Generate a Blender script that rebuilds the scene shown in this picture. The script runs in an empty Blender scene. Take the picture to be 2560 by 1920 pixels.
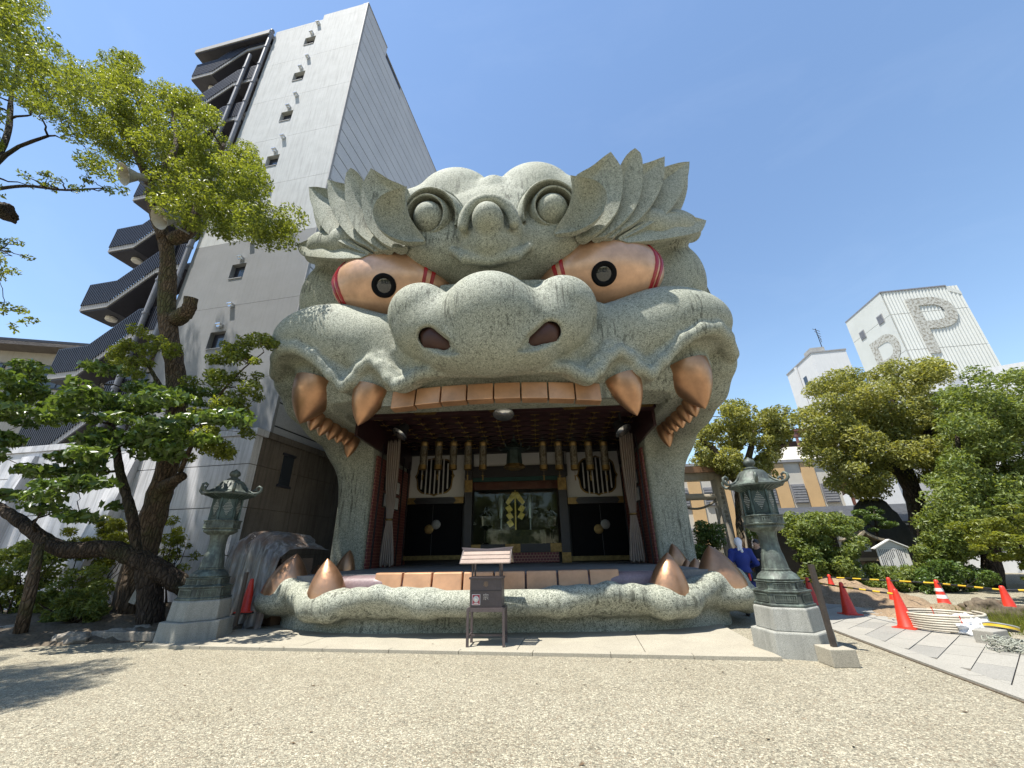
import bpy, bmesh, math, random
import numpy as np
from mathutils import Vector, Matrix
random.seed(7)
RNG = np.random.default_rng(11)
R = math.radians
scene = bpy.context.scene

# ------------------------------------------------------------------ camera
CAM_POS = np.array((0.94, -8.6, 1.5)); CAM_F = 989.0
CAM_PITCH, CAM_YAW, CAM_ROLL = R(23.0), R(3.1), R(-1.1)
def _cam_axes():
    cp, sp, cy, sy = math.cos(CAM_PITCH), math.sin(CAM_PITCH), math.cos(CAM_YAW), math.sin(CAM_YAW)
    f = np.array([-sy*cp, cy*cp, sp]); r = np.array([cy, sy, 0.0]); u = np.cross(r, f)
    cr, sr = math.cos(CAM_ROLL), math.sin(CAM_ROLL)
    return cr*r + sr*u, -sr*r + cr*u, f
CR, CU, CF = _cam_axes()
cam_data = bpy.data.cameras.new('camera'); cam = bpy.data.objects.new('camera', cam_data)
scene.collection.objects.link(cam); scene.camera = cam
cam_data.sensor_width = 36; cam_data.lens = CAM_F/2560*36
cam_data.clip_start = 0.05; cam_data.clip_end = 3000
m = Matrix.Identity(4)
for i in range(3):
    m[i][0], m[i][1], m[i][2], m[i][3] = CR[i], CU[i], -CF[i], CAM_POS[i]
cam.matrix_world = m

# ------------------------------------------------------------------ sky, sun, exposure
SUN = Vector((-0.30, -0.22, 1.0)).normalized()
world = bpy.data.worlds.new('World'); scene.world = world; world.use_nodes = True
nt = world.node_tree
sky = nt.nodes.new('ShaderNodeTexSky'); sky.sky_type = 'NISHITA'; sky.sun_disc = False
sky.sun_elevation = math.asin(SUN.z); sky.sun_rotation = math.atan2(SUN.x, SUN.y)
sky.altitude = 0; sky.air_density = 1.35; sky.dust_density = 0.15; sky.ozone_density = 3.2
bg = nt.nodes['Background']; bg.inputs['Strength'].default_value = 0.106
# faint cirrus over the whole dome
_g = nt.nodes.new('ShaderNodeTexCoord'); _m = nt.nodes.new('ShaderNodeMapping'); _m.inputs['Scale'].default_value = (1.3, 3.2, 6.0); _m.inputs['Rotation'].default_value = (0.2, 0.3, 0.6)
_n = nt.nodes.new('ShaderNodeTexNoise'); _n.inputs['Scale'].default_value = 1.7; _n.inputs['Detail'].default_value = 7; _n.inputs['Roughness'].default_value = 0.62; _n.inputs['Distortion'].default_value = 0.5
_r = nt.nodes.new('ShaderNodeValToRGB'); _r.color_ramp.elements[0].position = 0.50; _r.color_ramp.elements[0].color = (0, 0, 0, 1); _r.color_ramp.elements[1].position = 0.85; _r.color_ramp.elements[1].color = (0.03, 0.03, 0.03, 1)
_x = nt.nodes.new('ShaderNodeMix'); _x.data_type = 'RGBA'; _x.inputs[7].default_value = (7.0, 7.6, 8.4, 1)
nt.links.new(_g.outputs['Generated'], _m.inputs['Vector']); nt.links.new(_m.outputs[0], _n.inputs['Vector']); nt.links.new(_n.outputs['Fac'], _r.inputs[0])
nt.links.new(_r.outputs[0], _x.inputs[0]); nt.links.new(sky.outputs[0], _x.inputs[6]); nt.links.new(_x.outputs[2], bg.inputs['Color'])
sun_data = bpy.data.lights.new('sun', 'SUN'); sun_data.energy = 5.0; sun_data.angle = R(0.53); sun_data.color = (1.0, 0.955, 0.87)
sun = bpy.data.objects.new('sun', sun_data); scene.collection.objects.link(sun)
sun.rotation_euler = SUN.to_track_quat('Z', 'Y').to_euler()
scene.view_settings.view_transform = 'Standard'; scene.view_settings.look = 'None'
scene.view_settings.exposure = 1.0; scene.view_settings.gamma = 1.0
scene.view_settings.use_curve_mapping = False

# ------------------------------------------------------------------ measuring helpers
def ray(x, y): return CR*(x-1280)/CAM_F - CU*(y-960)/CAM_F + CF
def pY(x, y, Y):
    d = ray(x, y); return CAM_POS + d*((Y-CAM_POS[1])/d[1])
def pZ(x, y, Z=0.0):
    d = ray(x, y); return CAM_POS + d*((Z-CAM_POS[2])/d[2])
def pX(x, y, X):
    d = ray(x, y); return CAM_POS + d*((X-CAM_POS[0])/d[0])
def pS(l, r, Y):                       # symmetric pair -> right-hand point
    a, b = pY(l[0], l[1], Y), pY(r[0], r[1], Y)
    return np.array(((b[0]-a[0])/2, Y, (a[2]+b[2])/2))

# ------------------------------------------------------------------ object helpers
COL = scene.collection
def tag(o, label=None, cat=None, group=None, kind=None):
    if label: o['label'] = label
    if cat: o['category'] = cat
    if group: o['group'] = group
    if kind: o['kind'] = kind
    return o
def thing(name, label, cat, loc=(0, 0, 0), rz=0.0, group=None):
    o = bpy.data.objects.new(name, None); COL.objects.link(o)
    o.location = loc; o.rotation_euler = (0, 0, rz); o.empty_display_size = 0.2
    return tag(o, label, cat, group)
def link(name, me, parent=None, loc=None, rot=None, scl=None):
    o = bpy.data.objects.new(name, me); COL.objects.link(o)
    if parent is not None: o.parent = parent
    if loc is not None: o.location = loc
    if rot is not None: o.rotation_euler = rot
    if scl is not None: o.scale = scl
    return o
def copy_tree(o, parent=None):
    c = o.copy(); COL.objects.link(c); c.parent = parent
    for ch in [k for k in o.children]: copy_tree(ch, c)
    return c
def mesh_from(name, V, F, mat=None, smooth=False, sharp=None):
    V = np.asarray(V, dtype=np.float32).reshape(-1, 3)
    me = bpy.data.meshes.new(name)
    if isinstance(F, np.ndarray):
        n, k = F.shape
        me.vertices.add(len(V)); me.vertices.foreach_set('co', V.ravel())
        me.loops.add(n*k); me.loops.foreach_set('vertex_index', F.astype(np.int32).ravel())
        me.polygons.add(n); me.polygons.foreach_set('loop_start', np.arange(0, n*k, k, dtype=np.int32))
        me.update(calc_edges=True); me.validate()
    else:
        me.from_pydata(V.tolist(), [], F); me.update()
    if mat is not None: me.materials.append(mat)
    if smooth:
        me.polygons.foreach_set('use_smooth', np.ones(len(me.polygons), dtype=bool))
        if sharp is not None: me.set_sharp_from_angle(angle=R(sharp))
    return me

class MB:
    """mesh builder: simple solids collected into ONE mesh"""
    def __init__(s): s.v = []; s.f = []
    def add(s, V, F):
        n = len(s.v); s.v.extend([tuple(float(c) for c in p) for p in V]); s.f.extend([tuple(i+n for i in f) for f in F]); return s
    def box(s, c, d, rz=0.0, M=None, taper=1.0):
        hx, hy, hz = d[0]/2, d[1]/2, d[2]/2
        P = []
        for z, k in ((-hz, 1.0), (hz, taper)):
            P += [(-hx*k, -hy*k, z), (hx*k, -hy*k, z), (hx*k, hy*k, z), (-hx*k, hy*k, z)]
        if rz:
            a, b = math.cos(rz), math.sin(rz); P = [(x*a-y*b, x*b+y*a, z) for x, y, z in P]
        if M is not None: P = [tuple(M @ Vector(p)) for p in P]
        P = [(x+c[0], y+c[1], z+c[2]) for x, y, z in P]
        return s.add(P, [(3, 2, 1, 0), (4, 5, 6, 7), (0, 1, 5, 4), (1, 2, 6, 5), (2, 3, 7, 6), (3, 0, 4, 7)])
    def b2(s, lo, hi):
        return s.box([(a+b)/2 for a, b in zip(lo, hi)], [abs(b-a) for a, b in zip(lo, hi)])
    def hexa(s, P):                     # 8 corners: bottom 4 ccw, top 4 ccw
        return s.add(P, [(3, 2, 1, 0), (4, 5, 6, 7), (0, 1, 5, 4), (1, 2, 6, 5), (2, 3, 7, 6), (3, 0, 4, 7)])
    def lathe(s, prof, n=24, c=(0, 0, 0), M=None, rfun=None, caps=True, a0=0.0):
        V = []; m = len(prof)
        for r, z in prof:
            for i in range(n):
                a = a0+2*math.pi*i/n; k = rfun(a, z) if rfun else 1.0
                V.append((r*k*math.cos(a), r*k*math.sin(a), z))
        if M is not None: V = [tuple(M @ Vector(p)) for p in V]
        V = [(x+c[0], y+c[1], z+c[2]) for x, y, z in V]
        F = [(j*n+i, j*n+(i+1) % n, (j+1)*n+(i+1) % n, (j+1)*n+i) for j in range(m-1) for i in range(n)]
        if caps: F += [tuple(range(n-1, -1, -1)), tuple((m-1)*n+i for i in range(n))]
        return s.add(V, F)
    def tube(s, pts, rad, n=8, caps=True):
        pts = [Vector(p) for p in pts]; m = len(pts)
        rads = rad if hasattr(rad, '__len__') else [rad]*m
        V = []; up = None
        for i, p in enumerate(pts):
            t = (pts[min(i+1, m-1)]-pts[max(i-1, 0)]).normalized()
            if up is None:
                up = t.orthogonal().normalized()
            up = (up - t*up.dot(t)); up = up.normalized() if up.length > 1e-6 else t.orthogonal().normalized()
            w = t.cross(up)
            for k in range(n):
                a = 2*math.pi*k/n; V.append(tuple(p + (up*math.cos(a)+w*math.sin(a))*rads[i]))
        F = [(j*n+i, j*n+(i+1) % n, (j+1)*n+(i+1) % n, (j+1)*n+i) for j in range(m-1) for i in range(n)]
        if caps: F += [tuple(range(n-1, -1, -1)), tuple((m-1)*n+i for i in range(n))]
        return s.add(V, F)
    def prism(s, poly, z0, z1):
        n = len(poly)
        V = [(x, y, z0) for x, y in poly]+[(x, y, z1) for x, y in poly]
        F = [tuple(range(n-1, -1, -1)), tuple(range(n, 2*n))]+[(i, (i+1) % n, n+(i+1) % n, n+i) for i in range(n)]
        return s.add(V, F)
    def slab(s, P, d):                  # polygon P in 3D extruded by vector d
        n = len(P); P = [Vector(p) for p in P]; d = Vector(d)
        V = [tuple(p) for p in P]+[tuple(p+d) for p in P]
        F = [tuple(range(n)), tuple(range(2*n-1, n-1, -1))]+[((i+1) % n, i, n+i, n+(i+1) % n) for i in range(n)]
        return s.add(V, F)
    def grid(s, G):                     # G[i][j] points
        a, b = len(G), len(G[0]); V = [p for row in G for p in row]
        return s.add(V, [(i*b+j, (i+1)*b+j, (i+1)*b+j+1, i*b+j+1) for i in range(a-1) for j in range(b-1)])
    def mesh(s, name, mat=None, smooth=False, sharp=None, bevel=0.0, seg=2):
        me = bpy.data.meshes.new(name); me.from_pydata(s.v, [], s.f); me.update()
        bm = bmesh.new(); bm.from_mesh(me)
        bmesh.ops.recalc_face_normals(bm, faces=bm.faces)
        if bevel > 0:
            es = [e for e in bm.edges if len(e.link_faces) == 2 and e.calc_face_angle(0) > 0.5]
            bmesh.ops.bevel(bm, geom=es, offset=bevel, segments=seg, affect='EDGES', profile=0.6, clamp_overlap=True)
        bm.to_mesh(me); bm.free()
        if mat is not None: me.materials.append(mat)
        if smooth:
            me.polygons.foreach_set('use_smooth', np.ones(len(me.polygons), dtype=bool))
            if sharp is not None: me.set_sharp_from_angle(angle=R(sharp))
        me.update(); return me
    def build(s, name, mat, parent=None, smooth=False, sharp=None, bevel=0.0, loc=None, rot=None, seg=2):
        return link(name, s.mesh(name, mat, smooth, sharp, bevel, seg), parent, loc, rot)

def rotm(x=0, y=0, z=0):
    return (Matrix.Rotation(z, 3, 'Z') @ Matrix.Rotation(y, 3, 'Y') @ Matrix.Rotation(x, 3, 'X'))

# ------------------------------------------------------------------ signed-distance sculpting (x >= 0 half, mirrored)
def smin(a, b, k):
    h = np.maximum(k-np.abs(a-b), 0)/k
    return np.minimum(a, b)-h*h*k*0.25
class Field:
    def __init__(s, lo, hi, h):
        s.h = h; s.lo = np.array(lo, float); n = np.ceil((np.array(hi)-s.lo)/h).astype(int)
        s.x = ((np.arange(n[0])+0.5)*h).astype(np.float32)
        s.y = (s.lo[1]+np.arange(n[1])*h).astype(np.float32); s.z = (s.lo[2]+np.arange(n[2])*h).astype(np.float32)
        s.F = np.full(n, 9.0, np.float32)
    def sl(s, lo, hi):
        out = []
        for ax, a, b in ((s.x, lo[0], hi[0]), (s.y, lo[1], hi[1]), (s.z, lo[2], hi[2])):
            i, j = np.searchsorted(ax, a), np.searchsorted(ax, b); out.append(slice(max(i, 0), max(j, i+1)))
        q = tuple(out)
        return q, s.x[q[0]][:, None, None], s.y[q[1]][None, :, None], s.z[q[2]][None, None, :]
    def put(s, fn, lo, hi, k=0.2, mode='u'):
        q, X, Y, Z = s.sl(lo, hi); d = fn(X, Y, Z).astype(np.float32); A = s.F[q]
        if mode == 'u': s.F[q] = smin(A, d, k)
        else: s.F[q] = -smin(-A, d, k)
    def ell(s, c, r, k=0.25, mode='u', rot=None):
        c = np.array(c, float); r = np.array(r, float); e = (r.max() if rot is not None else r)+k*1.2+0.3
        def fn(X, Y, Z):
            a, b, g = X-c[0], Y-c[1], Z-c[2]
            if rot is not None:
                Q = np.array(rot)      # rows: local axes
                a, b, g = (Q[0, 0]*a+Q[0, 1]*b+Q[0, 2]*g, Q[1, 0]*a+Q[1, 1]*b+Q[1, 2]*g, Q[2, 0]*a+Q[2, 1]*b+Q[2, 2]*g)
            k0 = np.sqrt((a/r[0])**2+(b/r[1])**2+(g/r[2])**2)
            k1 = np.sqrt((a/r[0]**2)**2+(b/r[1]**2)**2+(g/r[2]**2)**2)+1e-6
            return k0*(k0-1)/k1
        s.put(fn, c-e, c+e, k, mode)
    def cap(s, a, b, ra, rb, k=0.15, mode='u'):
        a = np.array(a, float); b = np.array(b, float); m = max(ra, rb)+k*1.2+0.25; ba = b-a; L = (ba**2).sum()+1e-9
        def fn(X, Y, Z):
            x, y, z = X-a[0], Y-a[1], Z-a[2]
            t = np.clip((x*ba[0]+y*ba[1]+z*ba[2])/L, 0, 1)
            return np.sqrt((x-ba[0]*t)**2+(y-ba[1]*t)**2+(z-ba[2]*t)**2)-(ra+(rb-ra)*t)
        s.put(fn, np.minimum(a, b)-m, np.maximum(a, b)+m, k, mode)
    def chain(s, pts, rad, k=0.12, mode='u'):
        rad = rad if hasattr(rad, '__len__') else [rad]*len(pts)
        for i in range(len(pts)-1): s.cap(pts[i], pts[i+1], rad[i], rad[i+1], k, mode)
    def rbox(s, lo, hi, r, k=0.2, mode='u'):
        lo = np.array(lo, float); hi = np.array(hi, float); c = (lo+hi)/2; hf = (hi-lo)/2-r; m = k*1.2+0.3
        def fn(X, Y, Z):
            a, b, g = np.abs(X-c[0])-hf[0], np.abs(Y-c[1])-hf[1], np.abs(Z-c[2])-hf[2]
            return np.sqrt(np.maximum(a, 0)**2+np.maximum(b, 0)**2+np.maximum(g, 0)**2)+np.minimum(np.maximum(a, np.maximum(b, g)), 0)-r
        s.put(fn, lo-m, hi+m, k, mode)
    def mesh(s, name, mat, mirror=True):
        F = s.F; h = s.h; x = s.x
        if mirror:
            F = np.concatenate([F[::-1], F], 0); x0 = -(len(s.x)-0.5)*h
        else: x0 = s.x[0]
        nx, ny, nz = F.shape; I = F < 0
        c = np.zeros((nx-1, ny-1, nz-1), np.int8)
        for i in (0, 1):
            for j in (0, 1):
                for k in (0, 1): c += I[i:nx-1+i, j:ny-1+j, k:nz-1+k]
        act = np.argwhere((c > 0) & (c < 8)); ids = np.full(c.shape, -1, np.int32)
        ids[act[:, 0], act[:, 1], act[:, 2]] = np.arange(len(act))
        P = np.zeros((len(act), 3)); W = np.zeros(len(act))
        cor = [(i, j, k) for i in (0, 1) for j in (0, 1) for k in (0, 1)]
        val = {q: F[act[:, 0]+q[0], act[:, 1]+q[1], act[:, 2]+q[2]] for q in cor}
        for q in cor:
            for ax in range(3):
                if q[ax] == 0:
                    p = list(q); p[ax] = 1; p = tuple(p); a, b = val[q], val[p]; msk = (a < 0) != (b < 0)
                    t = np.where(msk, a/np.where(np.abs(a-b) < 1e-9, 1, a-b), 0)
                    pt = np.tile(np.array(q, float), (len(act), 1)); pt[:, ax] = t
                    P += pt*msk[:, None]; W += msk
        P = act+P/np.maximum(W, 1)[:, None]
        V = np.stack([x0+P[:, 0]*h, s.y[0]+P[:, 1]*h, s.z[0]+P[:, 2]*h], 1)
        Q = []
        for ax in range(3):
            a = [slice(None)]*3; b = [slice(None)]*3; a[ax] = slice(0, -1); b[ax] = slice(1, None)
            D = I[tuple(a)] != I[tuple(b)]; e = np.argwhere(D); o = [0, 1, 2]; o.remove(ax); u, v = o
            ok = (e[:, u] > 0) & (e[:, v] > 0) & (e[:, u] < F.shape[u]-1) & (e[:, v] < F.shape[v]-1); e = e[ok]
            def g(du, dv):
                w = e.copy(); w[:, u] -= du; w[:, v] -= dv; return ids[w[:, 0], w[:, 1], w[:, 2]]
            q = np.stack([g(1, 1), g(0, 1), g(0, 0), g(1, 0)], 1)
            ins = I[e[:, 0], e[:, 1], e[:, 2]]
            if ax == 1: ins = ~ins
            q[~ins] = q[~ins][:, ::-1]; Q.append(q)
        Q = np.concatenate(Q); Q = Q[(Q >= 0).all(1)]
        return mesh_from(name, V, Q, mat, smooth=True)
# ------------------------------------------------------------------ procedural materials
class NT:
    def __init__(s, name):
        s.m = bpy.data.materials.new(name); s.m.use_nodes = True; s.t = s.m.node_tree
        s.b = s.t.nodes['Principled BSDF']; s.o = s.t.nodes['Material Output']
    def n(s, kind, **kw):
        nd = s.t.nodes.new('ShaderNode'+kind)
        for k, v in kw.items():
            if k in nd.inputs.keys() if isinstance(k, str) else False: nd.inputs[k].default_value = v
            else: setattr(nd, k, v)
        return nd
    def l(s, a, b): s.t.links.new(a, b)
    def co(s, scale=(1, 1, 1), kind='Object', rot=(0, 0, 0)):
        c = s.n('TexCoord'); mp = s.n('Mapping'); mp.inputs['Scale'].default_value = scale; mp.inputs['Rotation'].default_value = rot
        s.l(c.outputs[kind], mp.inputs['Vector']); return mp.outputs[0]
    def noise(s, vec, scale, detail=3, rough=0.55, dist=0.0):
        n = s.n('TexNoise'); n.inputs['Scale'].default_value = scale; n.inputs['Detail'].default_value = detail
        n.inputs['Roughness'].default_value = rough; n.inputs['Distortion'].default_value = dist
        if vec is not None: s.l(vec, n.inputs['Vector'])
        return n.outputs['Fac']
    def voro(s, vec, scale, feature='F1', out='Distance', rnd=1.0):
        n = s.n('TexVoronoi'); n.feature = feature; n.inputs['Scale'].default_value = scale; n.inputs['Randomness'].default_value = rnd
        if vec is not None: s.l(vec, n.inputs['Vector'])
        return n.outputs[out]
    def ramp(s, fac, stops, interp='LINEAR'):
        r = s.n('ValToRGB'); r.color_ramp.interpolation = interp; e = r.color_ramp.elements
        while len(e) < len(stops): e.new(0.5)
        for el, (p, c) in zip(e, stops):
            el.position = p; el.color = (c, c, c, 1) if not hasattr(c, '__len__') else (*c[:3], 1)
        s.l(fac, r.inputs[0]); return r.outputs[0]
    def mix(s, fac, a, b, mode='MIX'):
        m = s.n('Mix'); m.data_type = 'RGBA'; m.blend_type = mode
        for sock, v in ((m.inputs[0], fac), (m.inputs[6], a), (m.inputs[7], b)):
            if hasattr(v, 'is_output') or isinstance(v, bpy.types.NodeSocket): s.l(v, sock)
            elif sock == m.inputs[0]: sock.default_value = v
            else: sock.default_value = (*v[:3], 1) if hasattr(v, '__len__') else (v, v, v, 1)
        return m.outputs[2]
    def math(s, op, a, b=0.5):
        m = s.n('Math'); m.operation = op
        for i, v in ((0, a), (1, b)):
            if isinstance(v, bpy.types.NodeSocket): s.l(v, m.inputs[i])
            else: m.inputs[i].default_value = v
        return m.outputs[0]
    def bump(s, h, strength=0.3, dist=0.02, prev=None):
        b = s.n('Bump'); b.inputs['Strength'].default_value = strength; b.inputs['Distance'].default_value = dist
        s.l(h, b.inputs['Height'])
        if prev is not None: s.l(prev, b.inputs['Normal'])
        s.l(b.outputs[0], s.b.inputs['Normal']); return b.outputs[0]
    def fin(s, col=None, rough=0.7, metal=0.0, spec=None):
        if col is not None:
            if isinstance(col, bpy.types.NodeSocket): s.l(col, s.b.inputs['Base Color'])
            else: s.b.inputs['Base Color'].default_value = (*col[:3], 1)
        if isinstance(rough, bpy.types.NodeSocket): s.l(rough, s.b.inputs['Roughness'])
        else: s.b.inputs['Roughness'].default_value = rough
        s.b.inputs['Metallic'].default_value = metal
        if spec is not None: s.b.inputs['Specular IOR Level'].default_value = spec
        return s.m
def mul(c, k): return tuple(min(1, x*k) for x in c)

def m_generic(name, col, rough=0.7, var=0.25, scale=3.0, fine=60.0, bump=0.15, bd=0.01, metal=0.0, spec=None, kind='Object', streak=0.0):
    t = NT(name); v = t.co(kind=kind)
    a = t.noise(v, scale, 4, 0.6); b = t.noise(v, fine, 2, 0.5)
    c = t.mix(t.ramp(a, [(0.3, 0.0), (0.7, 1.0)]), mul(col, 1-var), mul(col, 1+var*0.6))
    c = t.mix(0.35, c, t.ramp(b, [(0.3, 0.35), (0.7, 1.0)]), 'MULTIPLY')
    if streak:
        vs = t.co((6, 6, 0.35), kind); st = t.noise(vs, 1.6, 4, 0.6)
        c = t.mix(t.ramp(st, [(0.45, 0.0), (0.75, streak)]), c, mul(col, 0.35))
    if bump: t.bump(b, bump, bd)
    return t.fin(c, rough, metal, spec)

def m_lion():
    t = NT('green_stone_chip'); v = t.co()
    w = t.noise(v, 26.0, 2, 0.5, 1.8)
    chips = t.voro(v, 26.0, 'DISTANCE_TO_EDGE')
    w2 = t.noise(v, 52.0, 2, 0.6, 2.0)
    f = t.mix(0.5, t.ramp(w, [(0.36, 0.0), (0.58, 1.0)]), t.ramp(w2, [(0.38, 0.0), (0.56, 1.0)]))
    col = t.ramp(f, [(0.0, (0.025, 0.027, 0.022)), (0.32, (0.135, 0.146, 0.118)), (0.62, (0.278, 0.291, 0.243)), (1.0, (0.43, 0.44, 0.375))])
    big = t.noise(v, 0.55, 3, 0.6)
    col = t.mix(t.ramp(big, [(0.35, 0.0), (0.65, 0.4)]), col, t.mix(1.0, col, (0.90, 0.87, 0.74), 'MULTIPLY'))
    vs = t.co((9.0, 9.0, 0.55)); st = t.noise(vs, 1.5, 5, 0.65)
    nz = t.n('NewGeometry'); sp = t.n('SeparateXYZ'); t.l(nz.outputs['Normal'], sp.inputs[0])
    gate = t.ramp(t.noise(v, 0.8, 2), [(0.47, 0.0), (0.62, 1.0)])
    k = t.math('MULTIPLY', t.ramp(st, [(0.52, 0.0), (0.62, 0.8)]), gate)
    col = t.mix(k, col, (0.06, 0.062, 0.048))
    t.bump(t.mix(0.6, f, chips), 0.4, 0.012)
    return t.fin(col, 0.78, 0, 0.25)

def m_copper(name='copper', col=(0.44, 0.245, 0.14), rough=0.36, metal=0.8):
    t = NT(name); v = t.co()
    a = t.noise(v, 1.6, 4, 0.6); b = t.noise(v, 14.0, 3, 0.6)
    c = t.mix(t.ramp(a, [(0.3, 0.0), (0.7, 1.0)]), mul(col, 0.72), mul(col, 1.18))
    c = t.mix(t.ramp(b, [(0.5, 0.0), (0.8, 0.12)]), c, (0.30, 0.17, 0.11))
    r = t.ramp(b, [(0.3, rough-0.06), (0.7, rough+0.12)])
    t.bump(a, 0.05, 0.05)
    return t.fin(c, r, metal, 0.5)

MAT = {}
MAT['lion'] = m_lion()
MAT['copper'] = m_copper()
MAT['tooth'] = m_copper('copper_plate', (0.52, 0.285, 0.155), 0.42, 0.45)
MAT['eye'] = m_copper('eye_copper', (0.55, 0.335, 0.215), 0.34, 0.42)
MAT['red'] = m_generic('red_lacquer', (0.32, 0.006, 0.010), 0.35, 0.2, bump=0.05)
MAT['black'] = m_generic('black_lacquer', (0.006, 0.006, 0.007), 0.55, 0.2, bump=0.05, spec=.06)
MAT['blackrub'] = m_generic('black_matt', (0.02, 0.02, 0.022), 0.6, 0.3)
MAT['nostril'] = m_generic('nostril_red', (0.05, 0.016, 0.010), 0.6, 0.25)
MAT['gum'] = m_generic('gum_pink', (0.24, 0.17, 0.175), 0.45, 0.25, 1.2, 25, 0.3)
MAT['stage'] = m_generic('stage_grey', (0.22, 0.215, 0.21), 0.6, 0.35, 1.1, 30, 0.2)
def m_glass(name, col=(0.02, 0.022, 0.025), rough=0.06):
    t = NT(name); return t.fin(col, rough, 0.0, 0.8)
MAT['lens'] = m_glass('lens_glass')
def m_gold(name='gilt_brass', col=(0.24, 0.155, 0.055), rough=0.42):
    t = NT(name); v = t.co(); a = t.noise(v, 9.0, 3, 0.6); b = t.noise(v, 55.0, 2, 0.6)
    c = t.mix(t.ramp(a, [(0.3, 0.0), (0.75, 1.0)]), mul(col, 0.55), mul(col, 1.15))
    t.bump(b, 0.25, 0.01); return t.fin(c, rough, 0.7, 0.5)
MAT['gold'] = m_gold()
MAT['goldleaf'] = m_gold('gold_leaf', (0.62, 0.43, 0.12), 0.35)
MAT['lacq'] = m_generic('dark_red_lacquer', (0.035, 0.012, 0.014), 0.4, 0.3, bump=0.05)
MAT['darkwood'] = m_generic('dark_wood', (0.016, 0.013, 0.016), 0.45, 0.3)
MAT['plaster'] = m_generic('white_plaster', (0.62, 0.60, 0.57), 0.8, 0.06, 1.0, 40, 0.05)
MAT['green_strip'] = m_generic('green_fabric', (0.012, 0.06, 0.05), 0.7)
MAT['redcloth'] = m_generic('red_cloth', (0.16, 0.045, 0.03), 0.8)
MAT['curtain'] = m_generic('pale_curtain', (0.27, 0.215, 0.18), 0.85, 0.12, 2.0, 80, 0.1)
MAT['chrome'] = m_generic('lamp_reflector', (0.75, 0.76, 0.78), 0.25, 0.1, metal=0.8, bump=0)
def m_hex():
    t = NT('red_hex_lattice'); v = t.co(kind='Generated')
    c = t.n('TexCoord'); sp = t.n('SeparateXYZ'); t.l(c.outputs['Object'], sp.inputs[0])
    cb = t.n('CombineXYZ'); t.l(t.math('ADD', sp.outputs[0], sp.outputs[1]), cb.inputs[0]); t.l(sp.outputs[2], cb.inputs[1])
    b = t.n('TexBrick'); b.offset = 0.5; b.inputs['Scale'].default_value = 1.0; b.inputs['Brick Width'].default_value = 0.125; b.inputs['Row Height'].default_value = 0.105
    b.inputs['Mortar Size'].default_value = 0.010; b.inputs['Mortar Smooth'].default_value = 0.3
    b.inputs['Color1'].default_value = (0.10, 0.010, 0.016, 1); b.inputs['Color2'].default_value = (0.13, 0.014, 0.02, 1); b.inputs['Mortar'].default_value = (0.30, 0.17, 0.10, 1)
    t.l(cb.outputs[0], b.inputs['Vector']); t.bump(b.outputs['Fac'], 0.3, 0.01)
    return t.fin(b.outputs['Color'], 0.5)
MAT['hex'] = m_hex()
def m_lattice(name, c1, c2, sc):
    t = NT(name); v = t.co(); e = t.voro(v, sc, 'DISTANCE_TO_EDGE'); n = t.noise(v, 7.0, 2, 0.5, 0.6)
    f = t.math('MULTIPLY', t.ramp(e, [(0.03, 1.0), (0.10, 0.0)]), 1.0)
    c = t.mix(f, c2, c1); c = t.mix(t.ramp(n, [(0.52, 0.0), (0.56, 0.85)]), c, (0.06, 0.045, 0.02))
    return t.fin(c, 0.45, 0.4)
MAT['lantern_mesh'] = m_lattice('pierced_brass', (0.30, 0.26, 0.19), (0.075, 0.068, 0.055), 28)
MAT['bronze_dark'] = m_generic('dark_bronze', (0.05, 0.075, 0.068), 0.45, 0.5, 6.0, 60, 0.3, 0.01, 0.4)
def m_clear(name='window_glass', tint=(0.9, 0.95, 0.94)):
    t = NT(name); tr = t.n('BsdfTransparent'); gl = t.n('BsdfGlossy'); gl.inputs['Roughness'].default_value = 0.015
    tr.inputs[0].default_value = (*tint, 1); fr = t.n('LayerWeight'); fr.inputs[0].default_value = 0.12
    mx = t.n('MixShader'); t.l(t.math('ADD', fr.outputs['Fresnel'], 0.015), mx.inputs[0]); t.l(tr.outputs[0], mx.inputs[1]); t.l(gl.outputs[0], mx.inputs[2])
    t.l(mx.outputs[0], t.o.inputs['Surface']); return t.m
MAT['pane'] = m_clear()
# ------------------------------------------------------------------ the lion head hall
lion = thing('lion_head_hall', 'giant green stone lion head stage with open mouth, copper fangs and bulging eyes', 'shrine hall')
def tab(xs, zs, T):
    xs, zs, T = np.array(xs, float), np.array(zs, float), np.array(T, float)
    def fn(X, Z):
        X = np.asarray(X, float); Z = np.asarray(Z, float)
        i = np.clip(np.searchsorted(xs, X)-1, 0, len(xs)-2); j = np.clip(np.searchsorted(zs, Z)-1, 0, len(zs)-2)
        u = np.clip((X-xs[i])/(xs[i+1]-xs[i]), 0, 1); v = np.clip((Z-zs[j])/(zs[j+1]-zs[j]), 0, 1)
        u = u*u*(3-2*u)*0.5+u*0.5; v = v*v*(3-2*v)*0.5+v*0.5
        return (T[j, i]*(1-u)*(1-v)+T[j, i+1]*u*(1-v)+T[j+1, i]*(1-u)*v+T[j+1, i+1]*u*v)
    return fn
XS = [0, 1.5, 3, 4.5, 5.5, 6.2, 6.8]
ZS = [4.9, 5.3, 5.8, 6.5, 7.3, 8, 9, 10, 11, 12, 13]
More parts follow.
